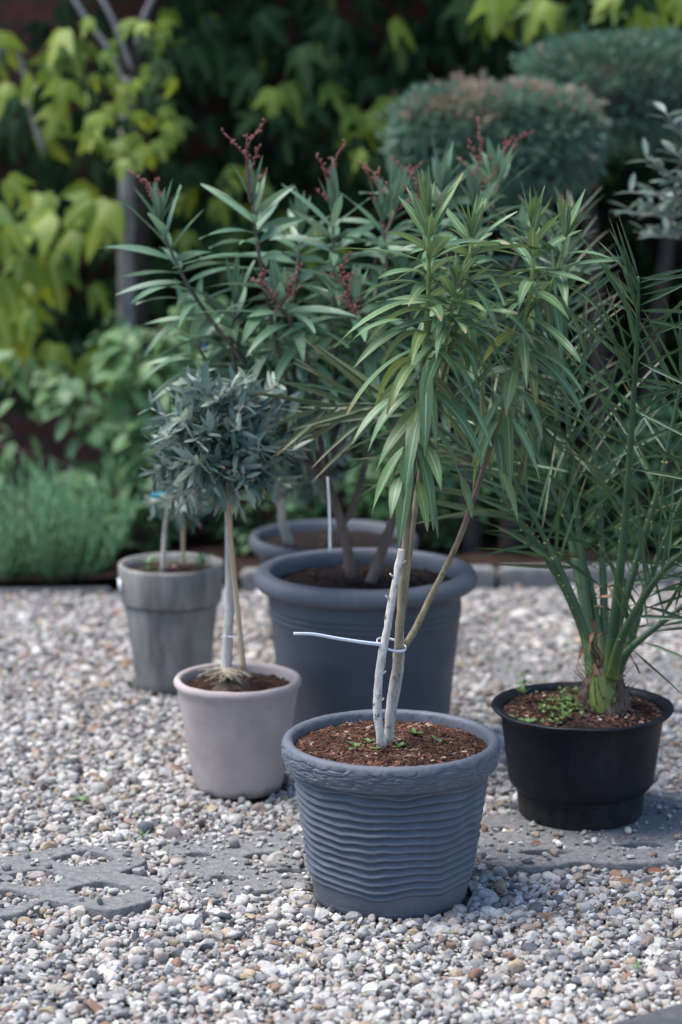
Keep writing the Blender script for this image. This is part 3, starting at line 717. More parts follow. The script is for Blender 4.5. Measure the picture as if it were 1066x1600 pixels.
for px, py, qx, qy, L, Y, mm, w in ((668, 560, 664, 720, .165, 3.95, 0, .026), (690, 580, 760, 690, .155, 3.96, 0, .023), (640, 610, 575, 670, .15, 3.96, 0, .021), (655, 650, 640, 740, .14, 3.95, 0, .022), (652, 750, 668, 835, .095, 3.98, 1, .022), (700, 500, 825, 525, .16, 3.96, 0, .017), (640, 500, 548, 530, .13, 3.97, 0, .015), (840, 552, 903, 605, .115, 4.1, 0, .022), (800, 655, 842, 755, .125, 4.06, 0, .018), (780, 735, 808, 815, .10, 4.03, 1, .020), (720, 745, 738, 815, .085, 4.0, 1, .016), (664, 695, 680, 740, .11, 3.96, 0, .022), (625, 745, 612, 805, .085, 3.97, 0, .022), (688, 490, 680, 535, .06, 3.94, 0, .022)):
    a, b = P(px, py, Y), P(qx, qy, Y - .05); d = (b - a).normalized(); d = (d + Z * .45).normalized()
    leaf(mb, a, d, L, w, 1.0, .2, 9, lance, 0, rs.random(), mm, None, .6, 0.0)
local(ole, mb).build('foliage', [M['oleander_front'], M['oleander_old']], ole)
# cable tie round the stems
def cable_tie():
    c = P(612, 1010, 4.015); t = thing('cable_tie', 'white plastic cable tie with a long loose tail round the oleander stems', 'cable tie', c)
    mb = MB(); n = 40; w = .0042
    rows = []
    for i in range(n + 1):
        a = 2 * math.pi * i / n; r = Vector((math.cos(a) * .0245, math.sin(a) * .030, 0)); tilt = -.12 * r.x
        if 0 < i < 0: pass
        p = r + Vector((0, .012, tilt - .004 * math.cos(a + .6)))
        rows.append([mb.vert(p + Vector((r.x, r.y, 0)).normalized() * q + Z * s) for q, s in ((0, -w / 2), (.0012, -w / 2), (.0012, w / 2), (0, w / 2))])
    for i in range(n):
        for k in range(4): mb.face((rows[i][k], rows[i][(k + 1) % 4], rows[i + 1][(k + 1) % 4], rows[i + 1][k]), 0)
    mb.build('loop', M['tie'], t)
    mb = MB(); path = smooth_path([Vector(p) - c for p in PP([(597, 1007), (570, 1004), (530, 998), (490, 991), (459, 990)], 3.99, 3.96)], 24)
    tube(mb, path, .0036, .0029, 8, 0, flat=.7); mb.build('tail', M['tie'], t)
    bm = bmesh.new(); bmesh.ops.create_cube(bm, size=1)
    for v in bm.verts: v.co = Vector((v.co.x * .009, v.co.y * .006, v.co.z * .0065))
    bmesh.ops.bevel(bm, geom=bm.edges[:], offset=.0012, segments=2, affect='EDGES')
    me = bpy.data.meshes.new('head'); bm.to_mesh(me); bm.free(); me.materials.append(M['tie'])
    o = bpy.data.objects.new('head', me); COL.objects.link(o); o.parent = t; o.location = P(597, 1008, 3.99) - c
cable_tie()

# back oleander, with last year's red flower stalks
BY = 4.95
ole2 = thing('oleander', 'bushy oleander with dry red flower stalks in the largest smooth pot', 'oleander', (BX, BY, HB - .035))
rs = random.Random(5)
def flower_stalk(o, p, d, L, rs, name='flower_stalk'):
    mb = MB(); d = d.normalized(); L = L * 1.25
    def twig(a, dd, l, r, lev):
        pts = [a, a + dd * l * .5 + Vector((rs.uniform(-1, 1), rs.uniform(-1, 1), 0)) * l * .06, a + dd * l]
        tube(mb, smooth_path(pts, 5), r, r * .6, 5, 0)
        n = int(l / .008)
        for i in range(n):
            q = pts[0].lerp(pts[2], (i + .6) / (n + .2)); e = Vector((rs.uniform(-1, 1), rs.uniform(-1, 1), rs.uniform(0, 1))).normalized()
            tube(mb, [q, q + e * .004, q + e * .008], .0014, .0020, 5, 0)
        if lev > 0:
            for i in range(4):
                q = pts[0].lerp(pts[2], .25 + .2 * i); e = (dd * .75 + Vector((rs.uniform(-1, 1), rs.uniform(-.8, .8), rs.uniform(-.1, .5))) * 1.25).normalized(); twig(q, e, l * rs.uniform(.35, .55), r * .7, lev - 1)
    twig(p, d, L, .0017, 1)
    local(o, mb).build(name, M['flower_stalk'], o)
trunkA = smooth_path(PP([(549, 905), (545, 870), (538, 835), (525, 790), (505, 740)], BY - .02, BY - .04), 20)
trunkB = smooth_path(PP([(578, 912), (590, 880), (604, 840), (625, 780), (645, 700)], BY - .03, BY), 20)
mbS, mbL = MB(), MB()
tube(mbS, trunkA, .0125, .0085, 10, 0, bump=.15); tube(mbS, trunkB, .0125, .0085, 10, 0, bump=.15)
tube(mbS, smooth_path([trunkA[12]] + PP([(548, 800), (566, 745), (580, 690)], BY - .02, BY), 14), .008, .006, 8, 0)
tips = [  # from, via, tip (photo px), depth
    (trunkA, [(480, 690), (450, 600), (420, 480), (402, 380), (395, 322)], -.08, 1.0),
    (trunkA, [(470, 700), (400, 590), (330, 500), (285, 430), (250, 352)], -.05, .8),
    (trunkA, [(500, 680), (480, 560), (452, 500), (434, 478)], -.16, .6),
    (trunkA, [(520, 690), (525, 560), (522, 430), (520, 335)], .02, .9),
    (trunkA, [(560, 640), (570, 560), (560, 500), (552, 480)], -.10, .5),
    (trunkB, [(640, 640), (625, 520), (606, 420), (598, 350)], .05, .9),
    (trunkB, [(665, 640), (700, 520), (728, 410), (742, 328)], .10, .9),
    (trunkB, [(690, 640), (760, 520), (800, 420), (815, 380)], .14, .8),
    (trunkA, [(440, 690), (360, 620), (320, 560), (300, 520)], .10, .6),
    (trunkB, [(650, 600), (668, 480), (680, 360), (690, 300)], .16, .9),
    (trunkB, [(690, 600), (740, 480), (765, 350), (778, 290)], .24, .9),
    (trunkA, [(470, 640), (455, 520), (465, 420), (470, 372)], .12, .9),
    (trunkA, [(540, 620), (560, 500), (590, 400), (618, 330)], .14, .9),
    (trunkB, [(640, 660), (650, 580), (640, 500), (632, 455)], .02, .9),
    (trunkA, [(430, 690), (380, 610), (362, 540), (368, 480)], -.02, .9),
    (trunkB, [(720, 640), (800, 560), (850, 470), (878, 420)], .20, .9),
    (trunkA, [(470, 700), (430, 650), (415, 590), (420, 555)], .05, .9),
    (trunkB, [(650, 680), (700, 620), (722, 560), (730, 520)], .0, .9)]
stalks = {0: .125, 1: .09, 2: .08, 3: .105, 4: .09, 5: .10, 6: .13, 10: .10, 12: .09}
for i, (tr, via, dy, vig) in enumerate(tips):
    pts = [tr[-1]] + PP(via, BY + dy * .4, BY + dy); path = smooth_path(pts, 34)
    tube(mbS, path, .0065, .003, 7, 0, bump=.1)
    whorls(mbL, path, .36, .99, .027, rs, .172, .11, .0295, 3, (68, 12, -30), droop=(.2, .7, 1.3), keep=.9)
    if i in stalks: flower_stalk(ole2, path[-2], (path[-1] - path[-4]).normalized() + Vector((0, 0, .3)), stalks[i], rs)
for p, d in ((P(430, 492, 4.78), (.4, -.2, .7)), (P(560, 520, 4.8), (-.3, -.2, .8)), (P(770, 330, 5.1), (-.3, 0, 1)), (P(620, 330, 5.0), (.7, 0, .6))):
    flower_stalk(ole2, p, Vector(d), .07, rs)
local(ole2, mbS).build('stems', M['brown_bark'], ole2); local(ole2, mbL).build('foliage', [M['oleander_back']], ole2)
# white tag string on the back oleander
mb = MB(); tube(mb, smooth_path(PP([(512, 745), (515, 800), (516, 862)], 4.80, 4.78), 12), .0028, .0032, 6, 0, flat=.4)
tag(mb.build('plant_tag', M['paper']), 'narrow white strip hanging from the oleander over the largest smooth pot', 'plant tag')
for k, (a, b, c, d, lab) in enumerate(((318, 492, 322, 520, 'upper blue tie on the oleander above the olive crown'), (317, 534, 323, 552, 'lower blue tie on the oleander just above the olive crown'))):
    mb = MB(); tube(mb, smooth_path(PP([(a, b), ((a + c) / 2 + 1, (b + d) / 2), (c, d)], 5.2), 8), .0045, .004, 8, 0, flat=.5); tag(mb.build('plant_tie', M['blue']), lab, 'plant tie', 'blue ties among the oleander leaves')

def rosette(p, r, n, seed, wid=.42, rise=25, name='weed', mat='weed_leaf', stem=0.0):
    rs = random.Random(seed); mb = MB()
    if stem: tube(mb, smooth_path([p, p + Vector((.003, 0, stem * .5)), p + Vector((.001, 0, stem))], 6), .0011, .0008, 5, 0)
    lv = [(0, n)] if not stem else [(stem * .35, max(2, n // 3)), (stem * .7, max(3, n // 3)), (stem, max(3, n // 3))]
    for h, m_ in lv:
        o = rs.random() * 6
        for k in range(m_):
            a = o + 6.283 * k / m_ + rs.uniform(-.3, .3); e = RAD(rise + rs.uniform(-15, 20))
            leaf(mb, p + Z * h, (math.cos(a) * math.cos(e), math.sin(a) * math.cos(e), math.sin(e)), r * rs.uniform(.7, 1.1), r * wid * rs.uniform(.8, 1.1), .7, .2, 5, oval, rs.uniform(-.3, .3), rs.random(), 0)
    return mb.build(name, M[mat], None, p)
# ------------------------------------------------------------------ olives
def olive(o, c, rx, rz, trunkpath, seed, ntw, Lf=(.030, .058), mats=('olive_leaf', 'olive_young'), young=.36, squash=.55, trunk_r=(.0115, .0062)):
    rs = random.Random(seed); mt, ml = MB(), MB()
    tube(mt, trunkpath, trunk_r[0], trunk_r[1], 10, 0, bump=.15)
    top = trunkpath[-1]
    for i in range(ntw):
        u = rs.uniform(-.78, 1); a = rs.random() * 6.283; r = math.sqrt(max(0, 1 - u * u)); q = rs.uniform(.5, 1.28)
        e = Vector((c.x + rx * r * math.cos(a) * q, c.y + rx * r * math.sin(a) * q, c.z + rz * u * q))
        s = top.lerp(c, rs.uniform(.3, 1.1)); mid = s.lerp(e, .55) + Vector((rs.uniform(-1, 1), rs.uniform(-1, 1), rs.uniform(-.4, 1))) * .016
        path = smooth_path([s, mid, e], 8); tube(mt, path, .0020, .0009, 5, 0)
        isy = rs.random() < young
        L = arc_len(path); n = int(L * .75 / .0115)
        for k in range(n + 1):
            t = .25 + .75 * k / max(1, n); x = t * 8; j = min(int(x), 7); p = path[j].lerp(path[j + 1], x - j); ax = (path[min(j + 1, 8)] - path[j]).normalized()
            w = ax.cross(Vector((rs.uniform(-1, 1), rs.uniform(-1, 1), rs.uniform(-1, 1)))).normalized()
            for sgn in (1, -1):
                if rs.random() < .1: continue
                d = (w * sgn + ax * rs.uniform(.3, 1.1)).normalized(); l = rs.uniform(*Lf) * (1 if t < .85 else .72)
                yy = isy and t > .8
                leaf(ml, p, d, l, l * rs.uniform(.20, .27), rs.uniform(-.25, .35), rs.uniform(.05, .3), 5, oval, rs.uniform(-1.2, 1.2), rs.random(), 1 if yy else 0, None, .5, 1.0 if rs.random() < .05 else 0)
    local(o, mt).build('trunk', M['pale_bark'], o); local(o, ml).build('crown', [M[mats[0]], M[mats[1]]], o)
olv = thing('olive_tree', 'small standard olive with a round grey green crown in the pale clay pot', 'olive tree', (LX, 4.656, .21))
c = P(347, 696, 4.66)
olive(olv, c, .130, .136, smooth_path(PP([(353, 1050), (356, 1000), (359, 930), (358, 860), (357, 800), (352, 745)], 4.66), 24), 31, 128, (.038, .068))
def roots():
    mb = MB(); rs = random.Random(9); b = P(352, 1048, 4.655)
    for i in range(75):
        a = rs.uniform(3.3, 6.2) if i < 45 else rs.random() * 6.28; L = rs.uniform(.02, .062)
        pts = [b + Vector((rs.uniform(-.01, .01), rs.uniform(-.01, .0), .006))]
        for k in range(1, 4):
            q = pts[-1] + Vector((math.cos(a), math.sin(a), 0)) * L / 3 + Vector((0, 0, rs.uniform(-.008, .001))); a += rs.uniform(-.7, .7)
            q.z = max(q.z, .226 - .016 * min(1, (q.xy - b.xy).length / .045) ** 2 + rs.uniform(0, .005)); pts.append(q)
        tube(mb, smooth_path(pts, 9), rs.uniform(.0009, .0028), .0007, 6, 0)
    lathe(mb, [(.046, .205), (.040, .213), (.027, .2205), (.012, .225), (.001, .226)], 30, 1, b.x + .012, b.y - .008, 0, disp=lambda a, r_, z, j: (.010 * noise.noise(Vector((math.cos(a) * 2, math.sin(a) * 2, j))), .003 * noise.noise(Vector((math.cos(a) * 5 * r_ * 30, math.sin(a) * 5, j * 2)))))
    local(olv, mb).build('roots', [M['root'], M['palm_fibre']], olv)
roots()
mb = MB(); tube(mb, smooth_path(PP([(381, 1046), (372, 960), (363, 870), (356, 790), (352, 760)], 4.64, 4.62), 30), .0056, .0048, 10, 0, nodes=4)
tag(mb.build('bamboo_cane', M['bamboo']), 'tan bamboo cane supporting the small olive trunk', 'plant cane')
mb = MB(); cc = P(367, 993, 4.648)
tube(mb, [cc + Vector((math.cos(k / 20 * 6.2832) * .0200, math.sin(k / 20 * 6.2832) * .017, .0015 * math.sin(k))) for k in range(21)], .0013, .0013, 6, 0, cap=False)
tube(mb, smooth_path([cc + Vector((-.012, -.014, 0)), cc + Vector((-.02, -.02, .004)), cc + Vector((-.026, -.02, .001))], 6), .0013, .001, 6, 0)
tag(mb.build('plant_tie', M['paper']), 'thin white string tie holding the olive trunk to its cane', 'plant tie')
olv2 = thing('olive_tree', 'second darker olive behind the palm frond, rooted in the blurred far pot', 'olive tree', (RX - .09, 5.95, .24))
olive(olv2, P(446, 690, 5.75), .135, .15, smooth_path([Vector((RX - .11, 5.90, .24)), P(440, 800, 5.85), P(446, 740, 5.78), P(446, 700, 5.75)], 16), 47, 170, (.035, .06), young=.05)
olv3 = thing('olive_tree', 'sparse young olive in the weathered grey planter', 'olive tree', (OX - .02, 5.45, .27))
olive(olv3, P(280, 780, 5.42), .075, .065, smooth_path([Vector((OX - .02, 5.43, .26)), P(257, 845, 5.43), P(262, 800, 5.42), P(280, 760, 5.42)], 12), 53, 26, (.035, .058), young=.2, trunk_r=(.006, .004))
mb = MB(); tube(mb, smooth_path(PP([(287, 885), (286, 840), (288, 790), (290, 740)], 5.42), 12), .0046, .004, 8, 0, nodes=3)
tag(mb.build('bamboo_cane', M['bamboo']), 'short tan cane standing in the weathered grey planter', 'plant cane')
mb = MB()
for a, b, q, w in (((262, 880), (330, 866), .05, .012), ((285, 868), (345, 884), .05, .011), ((250, 876), (232, 884), .03, .01)):
    p, e = P(*a, 5.36), P(*b, 5.34); leaf(mb, p, (e - p) + Z * .02, (e - p).length, w, .4, .3, 7, blade, 0, .8, 0)
tag(mb.build('bulb_plant', M['weed_leaf']), 'pale green strap leaves lying on the soil of the weathered planter', 'bulb plant')
for px, py, rr, st, lab in ((232, 876, .030, .03, 'low green seedling at the left of the weathered planter soil'), (318, 874, .034, .035, 'low green seedling at the right of the weathered planter soil')):
    p = P(px, py, 5.42); p.z = .272; tag(rosette(p, rr, 9, int(px), .5, 35, stem=st, mat='vine_leaf'), lab, 'weed', 'seedlings in the weathered planter')
mb = MB(); tube(mb, smooth_path(PP([(237, 776), (248, 774), (262, 773)], 5.36), 8), .0065, .006, 10, 0, flat=.7); tag(mb.build('plant_clip', M['teal']), 'small teal plastic clip at the left of the olive crown', 'plant clip')
mb = MB(); tube(mb, smooth_path(PP([(237, 778), (236, 790), (240, 800)], 5.36), 6), .001, .001, 5, 0)

# ------------------------------------------------------------------ palm
palm = thing('palm_tree', 'young feathery palm with stiff dark fronds in the low black pot', 'palm', (KX + .025, KY, HK))
def frond(pts, seed, r=(.0108, .0022), Lmax=.21, start=.22, sun=.0, spacing=.0195, wid=.0078, thorns=True, up=.35, spread=1.0, bare=None, splay=1.0):
    rs = random.Random(seed); mb = MB(); n = 44; path = smooth_path(pts, n)
    tube(mb, path, r[0] * 1.3, r[1], 9, 1, flat=.75, power=.55)
    L = arc_len(path); k = start * L; s = 0
    while k < L * .995:
        t = k / L; x = t * n; j = min(int(x), n - 1); p = path[j].lerp(path[j + 1], x - j); ax = (path[min(j + 2, n)] - path[max(j - 1, 0)]).normalized()
        side0 = ax.cross(Vector((0, -1, .25))); 
        if side0.length < .2: side0 = ax.cross(Z)
        side0.normalize(); nrm = side0.cross(ax)
        u = (t - start) / (1 - start)
        if bare is not None and t < bare:
            for sg in (1, -1):
                if rs.random() < .75: leaf(mb, p, (ax * .8 + side0 * sg * rs.uniform(.5, 1) + nrm * rs.uniform(-.5, .5)), rs.uniform(.015, .045), .0028, 0, .5, 2, needle, 0, rs.random(), 0); tube(mb, [p, p + side0 * sg * .004, p + side0 * sg * .008], .0024, .0016, 5, 4)
            k += .02; continue
        for sg in (1, -1):
            l = Lmax * (.30 + .95 * math.sin(math.pi * min(1, .10 + .80 * u)) ** .8) * rs.uniform(.8, 1.1)
            thorn = u < .12
            if thorn: l = rs.uniform(.02, .05) + u * .6
            ang = RAD(62 - 34 * u + rs.uniform(-20, 24)) * spread
            if sg > 0: ang *= splay
            pl = rs.choice((-1, 1, 1)) * RAD(rs.uniform(5, 55))
            sd = side0 * sg * math.cos(pl) + nrm * math.sin(pl)
            d = (ax * math.cos(ang) + sd * math.sin(ang)).normalized()
            if rs.random() < .06: continue
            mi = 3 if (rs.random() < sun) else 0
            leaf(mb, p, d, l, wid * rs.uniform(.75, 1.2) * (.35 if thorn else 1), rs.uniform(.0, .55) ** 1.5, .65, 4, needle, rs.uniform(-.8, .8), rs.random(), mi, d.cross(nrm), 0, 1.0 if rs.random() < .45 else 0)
            if u < .5 and rs.random() < .8: tube(mb, [p, p + d * .004, p + d * .008], .0024, .0016, 5, 4)
        k += spacing * rs.uniform(.7, 1.3) * (1.15 if u < .3 else 1)
    local(palm, mb).build('frond', [M['palm_leaf'], M['palm_rachis'], M['palm_petiole'], M['palm_leaf_sun'], M['palm_thorn']], palm)
cP = Vector((P(945, 1075, KY).x, KY, .0))
frond(PP([(950, 1078), (957, 1010), (965, 930), (978, 800), (988, 650), (996, 520), (998, 432)], KY - .03, KY - .16), 1, Lmax=.185, start=.22, splay=1.75, bare=.5, r=(.0135, .0026), spacing=.0135)
frond(PP([(962, 1060), (972, 1030), (1000, 1000), (1066, 948), (1150, 880), (1230, 830)], KY - .02, KY - .04), 2, Lmax=.17, start=.14, bare=.3)
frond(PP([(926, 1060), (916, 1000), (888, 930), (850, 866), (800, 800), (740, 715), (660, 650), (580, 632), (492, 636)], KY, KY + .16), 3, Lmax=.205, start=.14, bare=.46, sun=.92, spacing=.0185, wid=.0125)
frond(PP([(960, 1060), (985, 1000), (1010, 920), (1040, 840), (1075, 760), (1130, 660)], KY + .02, KY + .1), 4, Lmax=.19, start=.2)
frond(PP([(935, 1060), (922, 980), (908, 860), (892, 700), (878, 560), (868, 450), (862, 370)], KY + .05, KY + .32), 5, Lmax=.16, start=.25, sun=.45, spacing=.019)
frond(PP([(945, 1060), (945, 980), (940, 850), (930, 720), (900, 600), (850, 520)], KY + .06, KY + .28), 21, Lmax=.20, start=.2)
frond(PP([(930, 1060), (915, 990), (880, 900), (845, 830), (800, 740), (770, 660)], KY + .01, KY + .06), 23, Lmax=.15, start=.18, bare=.42)
frond(PP([(940, 1060), (935, 990), (915, 890), (870, 780), (830, 690), (800, 600)], KY + .04, KY + .30), 7, Lmax=.19, start=.18, sun=.1, bare=.4)
frond(PP([(952, 1060), (965, 980), (1000, 860), (1035, 740), (1060, 620), (1075, 560)], KY + .0, KY + .02), 8, Lmax=.19, start=.25)
frond(PP([(955, 1060), (975, 990), (1030, 900), (1090, 850), (1160, 820)], KY - .04, KY - .22), 11, Lmax=.18, start=.22)
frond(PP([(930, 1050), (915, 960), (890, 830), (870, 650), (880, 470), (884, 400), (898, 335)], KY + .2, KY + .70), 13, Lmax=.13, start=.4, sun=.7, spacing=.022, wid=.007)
def palm_base():
    mb = MB(); rs = random.Random(4); b = Vector((P(943, 1085, KY).x, KY, HK + .004))
    prof = [(.046, -.015), (.053, 0), (.052, .016), (.045, .034), (.036, .052), (.026, .070), (.015, .088), (.004, .10)]
    lathe(mb, prof, 28, 0, b.x, b.y, b.z, disp=lambda a, r, z, j: (.006 * noise.noise(Vector((math.cos(a) * 3, math.sin(a) * 3, z * 40))), 0))
    for i in range(260):                     # loose brown fibres
        a = rs.random() * 6.28; zz = rs.uniform(.0, .10); rq = .052 - .42 * zz; q = b + Vector((math.cos(a) * rq, math.sin(a) * rq, zz))
        leaf(mb, q, (math.cos(a) * .5, math.sin(a) * .5, rs.uniform(.3, 1.4)), rs.uniform(.02, .07), .0030, rs.uniform(0, 1.6), .2, 4, needle, 0, rs.random(), 0)
    local(palm, mb).build('trunk', M['palm_fibre'], palm)
    # cut leaf bases clasping the trunk
    for a, w, h, cut in ((-97, .080, .098, 1), (-50, .050, .080, 0), (-145, .046, .075, 0), (-10, .046, .055, 0), (-160, .036, .070, 0), (25, .040, .07, 0), (120, .040, .06, 0)):
        mb = MB(); a = RAD(a); out = Vector((math.cos(a), math.sin(a), 0)); tn = Vector((-out.y, out.x, 0)); rows = []
        for i in range(9):
            t = i / 8; ww = w * (1 - .55 * t ** .8) / 2; q = b + out * (.0535 - .012 * t + .004 * math.sin(t * 3)) + Z * (h * t - .008); row = []
            for k in range(9):
                s = k / 8 * 2 - 1; row.append(mb.vert(q + tn * ww * s - out * (.016 * s * s) + Z * (.004 * math.sin(k * 2.3 + a) if i == 8 else 0), (k / 8, t)))
            for k in range(9):
                s = 1 - k / 8 * 2; row.append(mb.vert(q + tn * ww * s * .9 - out * (.012 + .012 * s * s), (k / 8, t)))
            rows.append(row)
        for i in range(8):
            for k in range(18): mb.face((rows[i][k], rows[i][(k + 1) % 18], rows[i + 1][(k + 1) % 18], rows[i + 1][k]), (0 if cut else 1) if i < 7 else 1)
        mb.face(rows[-1], 1)
        local(palm, mb).build('leaf_base', [M['palm_petiole'], M['palm_fibre']], palm)
palm_base()
mb = MB(); rs = random.Random(14)
for i in range(14):
    p = P(940 + rs.uniform(-22, 32), rs.uniform(900, 1040), KY + rs.uniform(-.04, .05)); leaf(mb, p, (rs.uniform(-.6, .6), rs.uniform(-.5, .5), rs.uniform(-1, .6)), rs.uniform(.03, .07), rs.uniform(.006, .016), .6, .4, 5, needle, 0, rs.random(), 0, None, 2)
local(palm, mb).build('dry_sheath', M['palm_dry'], palm)

# ------------------------------------------------------------------ weeds
def on_soil(px, py, X, Y, hz, z0):
    q = G(px, py, z0 + hz(0, 0)); q.z = z0 + hz(q.x - X, q.y - Y); return q
fr = 'weed seedlings in the ridged grey pot'
for i, (px, py, r, n, lab) in enumerate(((556, 1166, .014, 6, 'leafy seedling leftmost on the soil of the ridged grey pot'), (576, 1158, .012, 5, 'seedling just left of the white stem foot in the ridged pot'), (590, 1170, .011, 6, 'low seedling in front of the white stem foot in the ridged pot'), (625, 1168, .012, 7, 'spreading seedling right of the stem feet in the ridged pot'), (648, 1148, .013, 5, 'lighter seedling behind right of the stems in the ridged pot'), (682, 1158, .011, 4, 'tiny seedling rightmost on the soil of the ridged pot'))):
    p = on_soil(px, py, FX, FY, hz_front, -.004); tag(rosette(p, r * 1.5, n, 60 + i, .45, 38), lab, 'weed', fr)
bk = 'weeds in the black palm pot'
for i, (px, py, r, n, st, lab) in enumerate(((818, 1094, .025, 9, .055, 'upright leafy weed at the left rim of the black palm pot'), (824, 1122, .026, 7, 0, 'star shaped rosette weed on the front left soil of the black pot'), (798, 1112, .011, 5, 0, 'tiny round weed at the far left of the black pot soil'), (1022, 1100, .010, 5, 0, 'tiny weed at the right rim of the black pot'), (900, 1086, .018, 7, .012, 'broad weed behind the moss left of the palm trunk'))):
    p = on_soil(px, py, KX, KY, hz_black, ZP); tag(rosette(p, r, n, 80 + i, .34 if n == 7 else .5, 35, stem=st), lab, 'weed', bk)
def mat_patch():
    rs = random.Random(2); mb = MB()
    for i in range(95):
        a, b = rs.gauss(880, 17), rs.gauss(1110, 12); p = on_soil(a, b, KX, KY, hz_black, ZP)
        if math.hypot(p.x - KX, p.y - KY) > .145: continue
        h = rs.uniform(.004, .014)
        for k in range(6):
            an = rs.random() * 6.28; e = RAD(rs.uniform(10, 60)); leaf(mb, p + Vector((0, 0, h)), (math.cos(an) * math.cos(e), math.sin(an) * math.cos(e), math.sin(e)), rs.uniform(.005, .009), .0045, .3, .1, 3, oval, 0, rs.random(), 0)
    tag(mb.build('ground_cover', M['weed_leaf']), 'patch of small bright ground cover left of the palm trunk', 'ground cover', None, 'stuff')
mat_patch()
gv = 'weeds growing in the gravel'
for i, (px, py, r, n, wd, lab) in enumerate(((126, 1250, .022, 7, .5, 'leafy weed in open gravel left of the pale clay pot'), (226, 1308, .030, 5, .16, 'grassy weed at the back edge of the scalloped paver'), (232, 1272, .008, 4, .4, 'tiny weed in the gravel behind the scalloped paver'), (885, 1006, .022, 6, .45, 'blurred weed in the gravel left of the palm foot'), (858, 1050, .020, 6, .4, 'low blurred weed beside the far sunken paver'), (762, 1000, .016, 5, .4, 'faint weed right of the largest smooth pot'), (765, 1026, .014, 5, .4, 'faint weed on gravel right below the rim of the largest pot'), (893, 1352, .012, 5, .2, 'small grassy weed in front of the palm paver'), (995, 1515, .022, 8, .16, 'dark grassy tuft near the front right edging stone'), (1000, 1572, .018, 6, .16, 'thin grassy tuft beside the front right edging stone'), (1058, 1210, .012, 5, .4, 'small weed right of the black pot'))):
    p = G(px, py, .006); tag(rosette(p, r, n, 100 + i, wd, 45 if wd < .3 else 25), lab, 'weed', gv)
# bits of dead leaf lying on the gravel
for i, (px, py, lab) in enumerate(((962, 1376, 'curled brown dead leaf on gravel in front of the palm paver'), (1010, 1362, 'dry rusty leaf on the gravel right of the palm paver'), (828, 1322, 'reddish scrap of dead leaf in the palm paver hole'))):
    p = G(px, py, .014); mb = MB(); leaf(mb, p, (.8, -.3 + .4 * i, .12), .032, .014, .3, .5, 6, oval, .3, .5, 0, None, 2); tag(mb.build('dead_leaf', M['palm_dry'], None, p), lab, 'dead leaf', 'dead leaves on the gravel')

# ------------------------------------------------------------------ creeper on the wall
HALF = [(0, 0, 0), (.17, -.08, 0), (.38, .02, 0), (.68, .62, 0), (.36, .44, 0), (.19, .43, 0), (.24, .70, 0), (0, 1.15, 0)]
def lobed(mb, base, d, size, rs, m=0, normal_hint=None):
    d = d.normalized(); s = d.cross(normal_hint or Vector((0, -1, .6)))
    s = s.normalized(); nr = s.cross(d).normalized(); rnd = rs.random(); kx, ky = rs.uniform(.25, .7), rs.uniform(.5, 1.25)
    asp = rs.uniform(.85, 1.1)
    def pt(x, y):
        z = -kx * x * x - ky * y * y * .5 + .06 * abs(x)
        q = base + (s * x * asp + d * y + nr * z) * size; return mb.vert(q, (x * .5 + .5, y), (rnd, max(0, y), 0))
    m0, m1, m2, tip = pt(0, 0), pt(0, .25), pt(0, .52), pt(0, 1.05)
    for sg in (1, -1):
        a, b, c, e, f, g = [pt(sg * x, y) for x, y, _ in HALF[1:7]]
        fs = [(m0, a, b, m1), (m1, b, c, e), (m1, e, f, m2), (m2, f, g, tip)]
        for q in fs: mb.face(q if sg > 0 else q[::-1], m)
